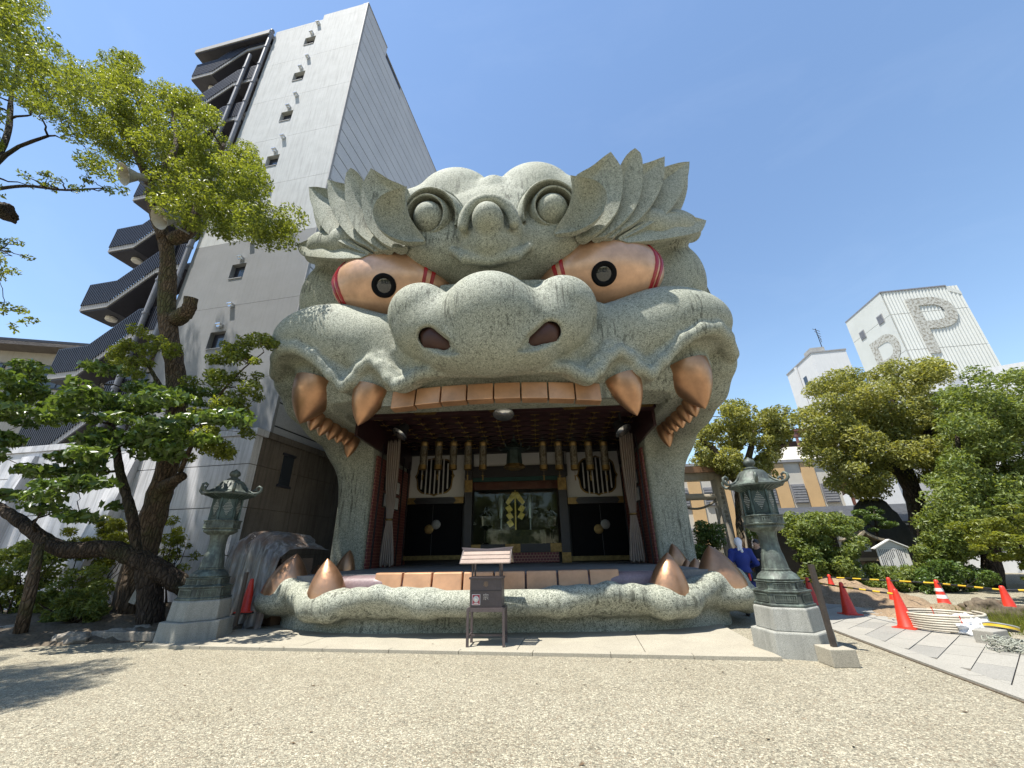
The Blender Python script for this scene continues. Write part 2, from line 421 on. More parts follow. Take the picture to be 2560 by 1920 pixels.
FRONT = tab(XS, ZS, [
    [.75, .75, .80, 1.15, 1.7, 2.4, 3.4],
    [.65, .65, .80, 1.25, 1.6, 2.2, 3.2],
    [.58, .56, .60, 1.0, 1.4, 2.0, 3.0],
    [.55, .50, .45, .72, 1.1, 1.8, 2.8],
    [.60, .50, .50, .70, 1.0, 1.7, 2.8],
    [.90, 1.0, 1.1, 1.2, 1.4, 1.9, 2.8],
    [.55, .90, 1.0, 1.2, 1.5, 2.0, 2.8],
    [.05, .20, .50, 1.0, 1.6, 2.2, 3.0],
    [.05, .20, .70, 1.4, 2.0, 2.6, 3.2],
    [.60, .70, 1.2, 1.8, 2.4, 3.0, 3.6],
    [1.6, 1.7, 2.0, 2.6, 3.0, 3.6, 4.0]])
H = Field((0, -2.4, 0.0), (7.6, 11.6, 13.6), 0.055)
def skull(X, Y, Z):
    xs = np.interp(Z, [0, 5, 7, 9, 10, 11, 12, 13.2], [5.2, 5.9, 6.6, 6.85, 6.9, 6.3, 5.2, 2.2])
    a = (FRONT(np.broadcast_to(X, (X.shape[0], 1, Z.shape[2])), np.broadcast_to(Z, (X.shape[0], 1, Z.shape[2])))-Y)*0.72
    b = (X-xs)*0.9+0.0*Y
    c = (5.12+0.10*np.maximum(X-4, 0)-Z)+0*Y
    e = Y-11.3+0*X+0*Z
    d = -smin(-a, -b, 0.9); d = -smin(-d, -c, 0.35)
    return np.maximum(d, e)
H.put(skull, (0, -2.4, 4.4), (7.6, 11.6, 13.6), 0.01)
# side pillars behind the jaw corners
H.rbox((4.55, 4.7, -0.4), (5.75, 11.0, 6.4), 0.25, 0.9)
JC = [pS(l, r, y)-(0.42, -0.1, 0) for l, r, y in (((686, 880), (1834, 870), 1.6), ((695, 925), (1830, 935), 1.9), ((720, 985), (1806, 1000), 2.5), ((765, 1040), (1766, 1046), 3.4), ((838, 1110), (1740, 1110), 4.6))]
JC.append(np.array((5.2, 5.1, 3.6)))
H.chain(JC, [0.42, 0.42, 0.42, 0.42, 0.42, 0.4], 0.45)
# cheeks and muzzle
H.ell((4.72, 1.2, 7.25), (1.78, 1.10, 1.05), 0.3)
H.ell((3.55, 0.82, 6.82), (1.5, 0.80, 0.85), 0.45)
H.ell((2.6, 0.62, 6.15), (1.0, 0.45, 0.55), 0.4)
# hollows under the hem
H.ell((5.25, 0.55, 6.0), (0.95, 0.70, 0.60), 0.12, 'sub')
H.ell((3.20, 0.12, 5.58), (0.55, 0.45, 0.36), 0.10, 'sub')
# hem of the upper lip
hem = [((1225, 925), (1226, 925), 0.0), ((1083, 925), (1400, 916), 0.0), ((1053, 928), (1435, 922), 0.0), ((1021, 944), (1455, 937), -0.02),
       ((994, 957), (1480, 946), -0.05), ((972, 944), (1500, 925), -0.03), ((945, 912), (1520, 890), 0.03), ((918, 895), (1544, 879), 0.1),
       ((893, 912), (1573, 897), 0.18), ((870, 942), (1595, 925), 0.27), ((847, 956), (1622, 944), 0.38), ((812, 917), (1650, 918), 0.30),
       ((763, 876), (1691, 862), 0.22), ((725, 860), (1746, 830), 0.25), ((702, 866), (1786, 824), 0.45), ((692, 888), (1814, 848), 0.85), ((690, 920), (1828, 895), 1.35)]
HP = [pS(l, r, y) for l, r, y in hem]; HP[0][0] = 0
H.chain([p+(0, 0.10, 0.02) for p in HP], [0.14]*12+[0.16, 0.17, 0.2, 0.22, 0.24], 0.10)
H.chain([p+(-0.02, 0.40, 0.20) for p in HP], 0.2, 0.2)
H.chain([p+(0, 0.10+0.012*i, 0.31) for i, p in enumerate(HP[4:15])], [0.05]+[0.10]*10, 0.06)
# hollows under the hem, then the rolls that carry the fangs
H.cap((3.24, 0.88, 6.0), (3.30, 0.82, 5.60), 0.53, 0.46, 0.12)
H.cap((4.95, 1.65, 6.6), (5.14, 1.50, 6.02), 0.82, 0.66, 0.15)
H.ell((5.6, 1.95, 9.3), (0.9, 0.8, 1.35), 0.3)
H.chain([(4.6, 0.75, 10.35), (5.6, 1.25, 10.75), (6.35, 1.75, 11.0)], [0.5, 0.45, 0.3], 0.35)
# nose: heart of three lobes
NF = Field((0, -2.4, 4.4), (7.6, 1.6, 13.6), 0.055)
def merge(dst, src, k):
    j0 = int(round((src.z[0]-dst.z[0])/dst.h)); jy = int(round((src.y[0]-dst.y[0])/dst.h))
    q = (slice(0, src.F.shape[0]), slice(jy, jy+src.F.shape[1]), slice(j0, j0+src.F.shape[2]))
    dst.F[q] = smin(dst.F[q], src.F, k)
NF.ell((0, -0.35, 6.72), (1.22, 1.17, 1.17), 0.05)
NF.ell((0, -0.30, 6.02), (1.05, 0.85, 0.72), 0.3)
NF.ell((1.78, -0.02, 7.10), (0.88, 0.92, 0.86), 0.07)
NF.ell((1.40, -0.12, 6.52), (0.95, 0.78, 0.66), 0.25)
NF.ell((0.75, -0.15, 6.02), (0.9, 0.74, 0.58), 0.2)
NF.ell((0, -0.06, 6.66), (2.40, 1.04, 1.0), 0.2)
merge(H, NF, 0.06)
# crease fold hugging the nose wings
fold = [(2.45, 0.30, 7.72), (2.78, 0.30, 7.35), (2.80, 0.28, 6.85), (2.45, 0.22, 6.30), (1.95, 0.18, 5.92), (1.35, 0.15, 5.72)]
H.chain(fold, [0.07, 0.1, 0.1, 0.1, 0.09, 0.05], 0.14)
# nostrils
nosO, nosI = pS((1074, 838), (1386, 836), -0.84), pS((1156, 882), (1299, 876), -0.74)
H.chain([nosO, (nosO+nosI)/2, nosI], [0.29, 0.20, 0.04], 0.05, 'sub')
H.chain([nosO+(0, .3, .2), (nosO+nosI)/2+(0, .3, .2), nosI+(0, .3, .2)], [0.27, 0.18, 0.03], 0.05, 'sub')
# brow hood over the eyes
BR = [(l, r, y) for l, r, y in (((1225, 655), (1226, 655), 0.05), ((1105, 662), (1359, 649), 0.12), ((1050, 636), (1430, 610), 0.05), ((953, 622), (1538, 586), 0.1), ((870, 640), (1640, 598), 0.6), ((790, 635), (1728, 584), 1.25))]
br = [0.5, 0.46, 0.46, 0.44, 0.40, 0.30]
BP = [pS(*q)+(0, 0.1, k*1.05+.08) for q, k in zip(BR, br)]; BP[0][0] = 0
H.chain(BP, br, 0.35)
H.rbox((-1, 0.15, 6.6), (1.5, 1.4, 8.3), 0.12, 0.12)
H.ell((0, 0.45, 10.0), (2.6, 0.95, 1.5), 0.5)
H.ell((1.5, 0.02, 9.45), (0.9, 0.5, 0.62), 0.35)
# domes of the crown
H.ell((1.26, 0.82, 11.62), (1.40, 1.05, 1.5), 0.06)
H.ell((0, 0.55, 11.75), (0.6, 0.7, 0.62), 0.14)
H.ell((0, 0.45, 10.95), (2.3, 0.72, 0.95), 0.3)
H.ell((2.45, 0.6, 11.35), (1.05, 0.7, 0.8), 0.3)
# forehead boss
PF = Field((0, -2.4, 4.4), (7.6, 1.6, 13.6), 0.055)
PF.ell((0, -1.06, 9.24), (0.40, 0.44, 0.42), 0.04)
PF.ell((0, -0.62, 9.02), (0.48, 0.46, 0.58), 0.12)
PF.ell((0, -0.36, 9.12), (0.82, 0.52, 0.66), 0.10)
arch = [(0.66*math.cos(a), -0.90-0.16*math.sin(a), 9.22+0.72*math.sin(a)) for a in np.linspace(0.0, math.pi/2, 9)]
PF.chain(arch, 0.145, 0.03); PF.chain([q+np.array((.02, .32, .06)) for q in np.array(arch)], 0.17, 0.1)
PF.chain([(1.0, -0.36, 8.92), (0.66, -0.46, 8.56), (0.0, -0.52, 8.38)], [0.11, 0.13, 0.13], 0.12)
merge(H, PF, 0.07)
# mouth room
H.rbox((-0.5, 0.95, -1.0), (4.62, 11.0, 5.32), 0.05, 0.03, 'sub')
H.rbox((-0.5, 2.3, 4.0), (4.62, 11.0, 6.05), 0.05, 0.03, 'sub')
head = link('head_shell', H.mesh('head_shell', MAT['lion']), lion)
for sgn in (1, -1):
    b = MB(); M = lambda p: (p[0]*sgn, p[1], p[2])
    o = np.array((0, 0.34, 0.20)); b.tube([M(nosO+o+(nosO-nosI)*.28), M(nosO+o), M((nosO*.5+nosI*.5)+o), M(nosI+o*0.8)], [0.12, 0.32, 0.24, 0.07], 16)
    b.lathe([(0.02, -.25), (.12, -.22), (.2, -.15), (.245, -.05), (.25, 0)], 14, M(nosO+o), M=rotm(y=sgn*-1.0)) if False else None
    b.build('nostril', MAT['nostril'], lion, True)

# ---- eyes
def eye(sgn):
    c = np.array((3.05, 0.88, 8.86)); r = np.array((1.80, 1.03, 1.12))
    e = thing('eye', None, None); e.parent = lion
    b = MB(); n1, n2 = 40, 24; G = []
    for i in range(n1+1):
        th = math.pi*i/n1; row = []
        for j in range(n2+1):
            ph = 2*math.pi*j/n2
            row.append((sgn*(c[0]-r[0]*math.cos(th)), c[1]+r[1]*math.sin(th)*math.cos(ph), c[2]+r[2]*math.sin(th)*math.sin(ph)))
        G.append(row)
    b.grid(G); eb = b.build('eyeball', MAT['eye'], e, True)
    p = pS((957, 713), (1513, 685), -0.10)
    d = (p-c)/r; d = d/np.linalg.norm(d); p = c+d*r; n = d/r; n = n/np.linalg.norm(n)
    q = Vector((n[0]*sgn, n[1], n[2])).to_track_quat('Z', 'Y').to_matrix(); P = (p[0]*sgn, p[1], p[2])
    b = MB(); b.lathe([(0.33, -0.12), (0.33, 0.045), (0.30, 0.07), (0.235, 0.07), (0.215, 0.055), (0.215, 0.0)], 40, P, q, caps=False)
    pu = b.build('pupil', MAT['black'], e, True, 40)
    b = MB(); b.lathe([(0.215, 0.012), (0.16, 0.03), (0.08, 0.04), (0.01, 0.042)], 32, P, q)
    b.build('lens', MAT['lens'], pu, True, 60)
    for end, cs in ((1, (0.80, 0.90)), (-1, (0.66, 0.77))):
        for x0 in cs:
            G = []
            for i in range(25):
                ph = -1.25+2.5*i/24
                x = end*(x0-0.13*math.sin(ph)**2); row = []
                for w, up in ((-0.026, 0.985), (-0.02, 1.03), (0.02, 1.035), (0.026, 0.985)):
                    xx = max(-1, min(1, x+w*end*1.0)); k = math.sqrt(1-xx*xx)
                    row.append((sgn*(c[0]+r[0]*xx*(1+(up-1)*0.5)), c[1]-r[1]*k*math.cos(ph)*up, c[2]+r[2]*k*math.sin(ph)*up))
                G.append(row)
            b = MB(); b.grid(G); b.build('eyelid_rim', MAT['red'], e, True, 40)
eye(1); eye(-1)

# ---- fangs
def fang_mesh(base, tip, r, flat=1.0, n=22, bulge=1.9, ridge=0.10):
    base, tip = Vector(base), Vector(tip); ax = tip-base; L = ax.length; q = ax.to_track_quat('Z', 'Y').to_matrix()
    prof = []; V = []; F = []; m = 14
    for j in range(m+1):
        t = j/m; rr = r*(max(1-t**bulge, 0))**0.85
        for i in range(n):
            a = 2*math.pi*i/n
            k = 1+ridge*max(0, math.cos(a-math.radians(250)))**6*(1-t)
            V.append(tuple(base + q @ Vector((rr*k*math.cos(a), rr*k*math.sin(a)*flat, L*t-0.25*r*(1-t)*0))))
    F = [(j*n+i, j*n+(i+1) % n, (j+1)*n+(i+1) % n, (j+1)*n+i) for j in range(m) for i in range(n)]
    b = MB(); b.add(V, F); return b
def fang(base, tip, r, name='fang', **kw):
    for sgn in (1, -1):
        fang_mesh((base[0]*sgn, base[1], base[2]), (tip[0]*sgn, tip[1], tip[2]), r, **kw).build(name, MAT['copper'], lion, True)
fang((3.25, 0.74, 5.50), (3.46, 0.70, 4.48), 0.43)
fang((5.10, 1.38, 6.02), (5.36, 1.30, 4.79), 0.61)
# row of side teeth along each jaw
for l, r, y, tz, rr in (((798, 1043), (1738, 1033), 1.85, .5, .23), ((819, 1061), (1723, 1047), 2.35, .48, .23), ((840, 1074), (1706, 1062), 2.85, .46, .225), ((859, 1084), (1692, 1072), 3.35, .44, .22), ((877, 1089), (1681, 1080), 3.85, .44, .215), ((893, 1096), (1678, 1094), 4.15, .72, .26)):
    p = pS(l, r, y)+(0, 0, 0.18)
    fang(p, (p[0]-0.02, p[1]-0.22, p[2]-tz), rr, 'side_tooth', n=14)
fang((3.50, 0.50, 0.58), (3.60, 0.46, 1.44), 0.40)
fang((4.94, 1.32, 0.62), (4.76, 1.25, 1.56), 0.50)
bt = pS((883, 1364), (1688, 1369), 4.6); fang((bt[0]+.12, 4.65, .95), bt, 0.30, 'side_tooth', n=14)
st_ = pS((786, 1403), (1724, 1404), 2.6); fang((st_[0], 2.65, .85), st_, 0.24, 'side_tooth', n=14)
st_ = pS((815, 1405), (1702, 1406), 3.4); fang((st_[0], 3.45, .85), st_, 0.20, 'side_tooth', n=14)

# ---- front teeth: eight copper plates above, eight below
for i in range(8):
    x0, x1 = -2.66+5.32*i/8, -2.66+5.32*(i+1)/8; g = 0.018
    yy = lambda x: 0.30+0.055*abs(x)**2*0.8
    def plate(x0, x1, z0, z1, y0, y1, dy):
        b = MB(); b.hexa([(x0, y0, z0), (x1, y1, z0), (x1, y1+.35, z0), (x0, y0+.35, z0), (x0, y0+dy, z1), (x1, y1+dy, z1), (x1, y1+.35, z1), (x0, y0+.35, z1)]); return b
    plate(x0+g, x1-g, 4.92-0.008*((x0+x1)/2)**2, 5.36, yy(x0), yy(x1), 0.06).build('front_tooth', MAT['tooth'], lion, bevel=0.02)
    x0, x1 = -2.62+5.24*i/8, -2.62+5.24*(i+1)/8
    yl = lambda x: 0.36+0.035*x*x
    plate(x0+g, x1-g, 0.62, 1.13, yl(x0), yl(x1), 0.10).build('front_tooth', MAT['tooth'], lion, bevel=0.025)

# ---- lower jaw
J = Field((0, -1.0, -0.2), (6.4, 9.0, 1.6), 0.045)
def jaw(X, Y, Z):
    yw = np.interp(X, [0, 2.5, 3.5, 4.4, 5.0, 5.35, 5.5], [0.46, 0.48, 0.66, 1.05, 1.50, 2.1, 2.9])
    sl = 0.25*np.maximum(0.3-Z, 0)
    a = (yw-sl-Y)*0.85+0*Z; b = (X-5.35)*0.9+0*Y+0*Z; c = Z-0.70+0*X+0*Y
    d = -smin(-a, -b, 0.5); d = -smin(-d, -c, 0.2)
    return np.maximum(d, Y-8.9)
J.put(jaw, (0, -1, -0.2), (6.4, 9, 1.6), 0.01)
lip = [((1225, 1552), (1226, 1552), -0.27), ((1048, 1544), (1400, 1551), -0.27), ((988, 1528), (1455, 1540), -0.24), ((913, 1520), (1515, 1528), -0.18), ((854, 1531), (1580, 1534), -0.08),
       ((790, 1546), (1655, 1557), 0.06), ((745, 1536), (1715, 1560), 0.25), ((720, 1510), (1765, 1535), 0.48), ((698, 1490), (1803, 1504), 0.75), ((665, 1508), (1835, 1530), 1.0), ((642, 1524), (1868, 1543), 1.35)]
LP = [pS(l, r, y) for l, r, y in lip]; LP[0][0] = 0
LP = [np.array((p[0], p[1]+0.22, p[2]+0.24)) for p in LP]
LP += [LP[-1]+(0.12, 0.7, 0.05), LP[-1]+(0.0, 1.6, 0.1)]
J.chain(LP, [float(np.clip(.81+.05*max(0, p[0]-3.6)-p[2], .15, .25)) for p in LP[:9]]+[0.25, 0.27, 0.30, 0.28], 0.22)
J.chain([np.array((p[0]-.04, p[1]+.26, .585+.17*max(0, p[0]-3.9))) for p in LP], [.20]*6+[.22]*7, 0.25)
J.ell((3.5, .55, .55), (.5, .45, .24), 0.15)
J.ell((4.93, 1.35, .58), (.6, .55, .28), 0.2)
link('lower_jaw', J.mesh('lower_jaw', MAT['lion']), lion)
# gum and stage floor
Gm = Field((0, 0.2, 0.4), (5.6, 9.0, 1.3), 0.04)
def gum(X, Y, Z):
    yw = np.interp(X, [0, 2.6, 3.4, 4.1, 4.7, 4.95], [0.58, 0.62, 0.75, 1.05, 1.6, 2.4])
    a = (yw-Y)*0.85+0*Z; b = X-4.95+0*Y+0*Z; c = Z-1.075+0*X+0*Y
    d = -smin(-a, -b, 0.4); d = -smin(-d, -c, 0.22); return np.maximum(d, Y-4.8)
Gm.put(gum, (0, 0, 0), (6, 9, 2), 0.01)
link('gum', Gm.mesh('gum', MAT['gum']), lion)
MB().b2((-4.60, 1.05, 0.8), (4.60, 10.9, 1.082)).build('stage_floor', MAT['stage'], lion)

# ---- brow leaves and curls
def pB(x, y, off=0.0):
    lo, hi = 4.0, 26.0; d = ray(x, y)
    def g(t):
        p = CAM_POS+d*t; return p[1]-(-0.42-0.20*(p[2]-9.0)+0.26*max(0, abs(p[0])-3)**1.5+off)
    for _ in range(40):
        mid = (lo+hi)/2
        if g(mid) > 0: hi = mid
        else: lo = mid
    return CAM_POS+d*lo
def resample(P, n):
    P = np.array(P, float)
    # smooth curve through the picks (centripetal-ish catmull)
    Q = []
    E = np.vstack([2*P[0]-P[1], P, 2*P[-1]-P[-2]])
    for i in range(1, len(E)-2):
        for t in np.linspace(0, 1, 12, endpoint=False):
            a, b, c, d = E[i-1], E[i], E[i+1], E[i+2]
            Q.append(0.5*((2*b)+(-a+c)*t+(2*a-5*b+4*c-d)*t*t+(-a+3*b-3*c+d)*t**3))
    Q.append(P[-1]); Q = np.array(Q)
    L = np.r_[0, np.cumsum(np.linalg.norm(np.diff(Q, axis=0), axis=1))]; u = np.linspace(0, L[-1], n)
    return np.stack([np.interp(u, L, Q[:, k]) for k in range(Q.shape[1])], 1)
def leaf(le, re, off=0.0, scoop=0.22, thick=0.35, blade=True, name='mane_leaf', surf=None, n=18, m=12):
    f = surf or (lambda x, y: pB(x, y, off))
    A = resample([f(*p) for p in le], n); B = resample([f(*p) for p in re], n)
    for sgn in (1, -1):
        G = []; K = []
        for i in range(n):
            t = i/(n-1); g = []; k = []
            for j in range(m+1):
                s = j/m; p = A[i]*(1-s)+B[i]*s; prof = 4*s*(1-s)
                w = min(1.0, np.linalg.norm(A[i]-B[i])/0.8)
                sh = ((1-s)**1.3*(0.35+0.65*min(1, s*4)) if blade else prof**0.6)
                y1 = p[1]+scoop*sh*w*math.sin(math.pi*min(1, 0.12+0.88*t))**0.5
                y2 = p[1]+0.05*min(1, w*2)+thick*prof*w+0.10*(1-t)
                g.append((sgn*p[0], y1, p[2])); k.append((sgn*p[0], max(y2, y1+0.05*min(1, w*2)), p[2]))
            G.append(g); K.append(k)
        b = MB(); b.grid(G); b.grid([r[::-1] for r in K])
        # rim strip closes front to back
        rim = G[0]+[r[-1] for r in G[1:]]+G[-1][::-1][1:]+[r[0] for r in G[::-1][1:]]
        rik = K[0]+[r[-1] for r in K[1:]]+K[-1][::-1][1:]+[r[0] for r in K[::-1][1:]]
        b.grid([rim, rik]); b.build(name, MAT['lion'], lion, True, 45)
leaf([(1385, 578), (1420, 520), (1430, 475), (1426, 438)], [(1392, 584), (1440, 577), (1488, 552), (1514, 516), (1516, 479), (1488, 450), (1426, 438)], -0.42, 0.45, blade=False)
leaf([(1440, 588), (1435, 520), (1432, 440), (1484, 405), (1527, 379)], [(1479, 590), (1511, 567), (1544, 524), (1556, 476), (1556, 429), (1549, 410), (1527, 379)], -0.02, 0.40)
leaf([(1480, 590), (1505, 540), (1520, 470), (1548, 413), (1568, 382), (1588, 370)], [(1508, 592), (1538, 572), (1579, 532), (1603, 481), (1607, 411), (1601, 381), (1588, 370)], 0.10, 0.42)
leaf([(1500, 592), (1545, 540), (1570, 480), (1590, 411), (1635, 398), (1662, 391)], [(1530, 594), (1550, 578), (1596, 550), (1638, 498), (1659, 448), (1662, 391)], 0.20, 0.40)
leaf([(1520, 594), (1570, 555), (1605, 500), (1635, 440), (1655, 410), (1690, 402), (1724, 404)], [(1555, 597), (1597, 576), (1662, 537), (1697, 493), (1720, 440), (1724, 404)], 0.28, 0.55)
leaf([(1635, 560), (1670, 505), (1700, 455), (1718, 436)], [(1679, 548), (1705, 517), (1718, 475), (1720, 440)], 0.65, 0.15)
leaf([(1545, 592), (1610, 550), (1680, 522), (1734, 538), (1766, 551)], [(1570, 606), (1640, 600), (1728, 585), (1757, 573), (1766, 551)], 0.22, 0.40)
leaf([(1735, 690), (1750, 688), (1768, 695), (1796, 747), (1814, 759)], [(1735, 720), (1752, 738), (1780, 772), (1801, 785), (1814, 759)], 0, 0.1, surf=lambda x, y: pY(x-10, y, 2.3))
# curls: a wall that winds round a ball
BALLC = (1382, 520)
def curl(sgn):
    c = pB(*BALLC, -0.10); rows = []
    nx = np.array((0.10, -1, -0.42)); nx /= np.linalg.norm(nx)
    u = np.cross(nx, (0, 0, 1.0)); u /= np.linalg.norm(u)          # to the right (+X) as seen from the front
    if u[0] < 0: u = -u
    v = np.cross(u, nx) if np.cross(u, nx)[2] > 0 else -np.cross(u, nx)
    out = thing('brow_curl', None, None); out.parent = lion
    Mx = lambda p: (p[0]*sgn, p[1], p[2])
    b = MB(); G = []
    for i in range(25):
        th = math.pi*i/24*0.62; G.append([Mx(c+nx*(0.44*math.cos(th)-0.16)+(u*math.cos(a)+v*math.sin(a))*0.43*math.sin(th)) for a in np.linspace(0, 2*math.pi, 33)])
    b.grid(G); b.build('ball', MAT['lion'], out, True)
    # two open rings wind round the ball and meet on its outer side
    for a0, a1, r0, r1, fr, slo, sli in ((-95, -362, 0.43, 0.55, 0.10, 0.14, 0.0), (205, -12, 0.80, 0.62, 0.05, 0.12, 0.14)):
        S = 44; G = []
        for i in range(S+1):
            t = i/S; a = math.radians(a0+(a1-a0)*t); r = r0+(r1-r0)*t
            dr = u*math.cos(a)+v*math.sin(a); bk = -0.6
            tp = max(0.03, min(1, t/0.25)**0.7*(min(1, (1-t)/0.04)))
            ring = [(r-sli, bk), (r-sli*0.3, fr*tp-0.20), (r, fr*tp), (r+0.035, fr*tp+0.01), (r+0.06, fr*tp-0.03), (r+slo, -0.25), (r+slo+0.1, bk)]
            G.append([Mx(c+dr*q[0]+nx*q[1]) for q in ring])
        b = MB(); b.grid(G); b.build('spiral_wall', MAT['lion'], out, True, 50)
    b = MB(); G = []
    for i in range(6):
        r = 0.95*i/5; G.append([Mx(c+nx*(-0.30-0.12*(i/5))+(u*math.cos(a)+v*math.sin(a))*max(r, 0.01)) for a in np.linspace(0, 2*math.pi, 33)])
    b.grid(G); b.build('hollow', MAT['lion'], out, True)
curl(1); curl(-1)
# ------------------------------------------------------------------ inside the mouth
BY = 8.4
def zz(zx, zy, Y): return pY(900+.3797*zx, 940+.3797*zy, Y)
def rect(z, Y, d, name, mat, parent=lion, bevel=0.0):
    a, b, c, e = zz(z[0], z[1], Y), zz(z[2], z[3], Y), zz(z[0], z[3], Y), zz(z[2], z[1], Y)
    x0, x1 = (a[0]+c[0])/2, (b[0]+e[0])/2; z0, z1 = (c[2]+b[2])/2, (a[2]+e[2])/2
    o = MB().b2((x0, Y, z0), (x1, Y+d, z1)).build(name, mat, parent, bevel=bevel); return o, (x0, x1, z0, z1)
for lo, hi in (((-4.6, BY+.45, 1.0), (-1.9, BY+.6, 5.95)), ((1.9, BY+.45, 1.0), (4.6, BY+.6, 5.95)), ((-1.9, BY+.45, 4.35), (1.9, BY+.6, 5.95)), ((-1.9, BY+.45, 1.0), (1.9, BY+.6, 1.5))):
    MB().b2(lo, hi).build('back_wall', MAT['darkwood'], lion)
for sgn in (-1, 1):
    MB().b2((sgn*4.61, 4.9, 1.08), (sgn*4.55, BY+.45, 4.7)).build('side_wall', MAT['hex'], lion)
    MB().b2((sgn*4.61, 3.0, 4.9), (sgn*4.53, BY+.45, 5.9)).build('side_wall', MAT['lacq'], lion)
    b = MB()
    for k in range(5): b.b2((sgn*4.548, 5.2+k*.8, 1.08), (sgn*4.50, 5.25+k*.8, 5.2))
    b.build('side_batten', MAT['darkwood'], lion)
    for row in range(2):
        pl = MB().b2((sgn*4.545, 5.7, 3.05+row*.58), (sgn*4.50, 7.3, 3.55+row*.58)).build('name_board', MAT['darkwood'], lion)
        for k in range(14):
            MB().b2((sgn*4.50, 5.76+k*.11, 3.09+row*.58), (sgn*4.485, 5.825+k*.11, 3.51+row*.58)).build('name_slip', MAT['plaster'], pl)
# ceiling with coffers
CZ = 5.86
MB().b2((-4.6, 2.4, CZ), (4.6, BY+.5, CZ+.08)).build('ceiling', MAT['lacq'], lion)
for i in range(14):
    x = -4.35+i*.669; MB().b2((x-.03, 3.1, CZ-.12), (x+.03, BY+.44, CZ-.002)).build('ceiling_rib', MAT['lacq'], lion)
for j in range(9):
    y = 3.45+j*.62; MB().b2((-4.59, y-.03, CZ-.11), (4.59, y+.03, CZ-.003)).build('ceiling_rib', MAT['lacq'], lion)
b = MB()
for i in range(14):
    for j in range(9):
        x, y = -4.35+i*.669, 3.45+j*.62
        b.box((x, y, CZ-.126), (.30, .03, .012)); b.box((x, y, CZ-.127), (.03, .30, .010))
tag(b.build('coffer_cross', MAT['goldleaf'], lion), kind='stuff')
# front beam with gilt fittings behind the upper teeth
MB().b2((-4.6, 2.75, 5.40), (4.6, 3.05, 6.04)).build('front_beam', MAT['lacq'], lion)
gs = m_generic('grey_soffit', (.30, .31, .28), .8, .2)
MB().hexa([(-2.9, .72, 4.99), (2.9, .72, 4.99), (4.58, 2.74, 5.66), (-4.58, 2.74, 5.66), (-2.9, .72, 5.45), (2.9, .72, 5.45), (4.58, 2.74, 6.0), (-4.58, 2.74, 6.0)]).build('soffit', MAT['lion'], lion)
for x in (-2.35, -.05, 2.2, 4.2):
    b = MB(); P = [(x-.40, 0), (x-.30, .11), (x+.30, .11), (x+.40, 0), (x+.30, -.11), (x-.30, -.11)]
    b.slab([(u, 2.745, 5.52+w) for u, w in P], (0, -.02, 0)); b.build('beam_fitting', MAT['gold'], lion)
# back wall joinery
for z in ((330, 512, 690, 800), (1357, 497, 1757, 795)):
    o, (x0, x1, z0, z1) = rect(z, BY+.30, .14, 'plaster_panel', MAT['plaster'])
rect((690, 505, 1357, 590), BY+.30, .14, 'plaster_band', MAT['plaster'])
rect((300, 470, 1790, 500), BY+.05, .3, 'wall_beam', MAT['darkwood'])
rect((690, 590, 1365, 662), BY+.05, .3, 'wall_beam', MAT['darkwood'])
for z in ((305, 800, 682, 842), (1368, 795, 1762, 838)):
    o, (x0, x1, z0, z1) = rect(z, BY+.06, .3, 'wall_beam', MAT['darkwood'])
    for e, s in ((x0, 1), (x1, -1)):
        b = MB(); h = (z1-z0)/2; zc = (z0+z1)/2
        b.slab([(e, BY+.055, zc-h), (e+s*.42, BY+.055, zc-h), (e+s*.32, BY+.055, zc), (e+s*.42, BY+.055, zc+h), (e, BY+.055, zc+h)], (0, -.02, 0)); b.build('beam_fitting', MAT['gold'], o)
doors = []
for z in ((285, 846, 665, 1180), (1392, 840, 1795, 1182)):
    o, q = rect(z, BY+.22, .12, 'door', MAT['black']); doors.append((o, q)); x0, x1, z0, z1 = q; xm = (x0+x1)/2
    MB().b2((xm-.012, BY+.20, z0), (xm+.012, BY+.235, z1)).build('door_gap', MAT['darkwood'], o)
    for dx, dz, mt in ((-.13, -.10, MAT['gold']), (.16, .08, m_generic('grey_metal_disc', (.22, .21, .2), .4, metal=.5))):
        b = MB(); b.lathe([(.19, 0), (.19, .02), (.16, .035), (.10, .03), (.02, .04)], 24, (xm+dx, BY+.22, (z0+z1)/2+.1+dz), rotm(x=math.pi/2)); b.build('door_crest', mt, o, True, 40)
for z in ((275, 1183, 662, 1212), (1393, 1183, 1800, 1214)):
    rect(z, BY+.10, .16, 'gilt_sill', m_gold('dull_brass', (.22, .16, .06), .55))
for z in ((688, 500, 736, 1230), (1312, 500, 1366, 1230), (262, 480, 300, 1230), (1762, 480, 1800, 1230)):
    o, (x0, x1, z0, z1) = rect(z, BY-.02, .34, 'pillar', MAT['darkwood'])
    for a, c in ((3.85, 4.35), (1.085, 1.45)):
        MB().b2((x0-.012, BY-.035, a), (x1+.012, BY+.02, c)).build('pillar_fitting', MAT['gold'], o)
rect((736, 664, 1312, 690), BY+.08, .1, 'green_strip', MAT['green_strip'])
o, (x0, x1, z0, z1) = rect((736, 690, 1312, 745), BY+.42, .02, 'red_valance', MAT['redcloth'])
o, (cx0, cx1, z0, z1) = rect((720, 1105, 1330, 1162), BY+.04, .3, 'wall_beam', MAT['darkwood'])
for e0, e1 in ((cx0, cx0+.45), (cx0+1.45, cx0+2.05), (cx1-.45, cx1)):
    MB().b2((e0, BY+.02, z0), (e1, BY+.05, z1)).build('beam_fitting', MAT['gold'], o)
rect((736, 1164, 1312, 1230), BY+.10, .3, 'hex_panel', MAT['hex'])
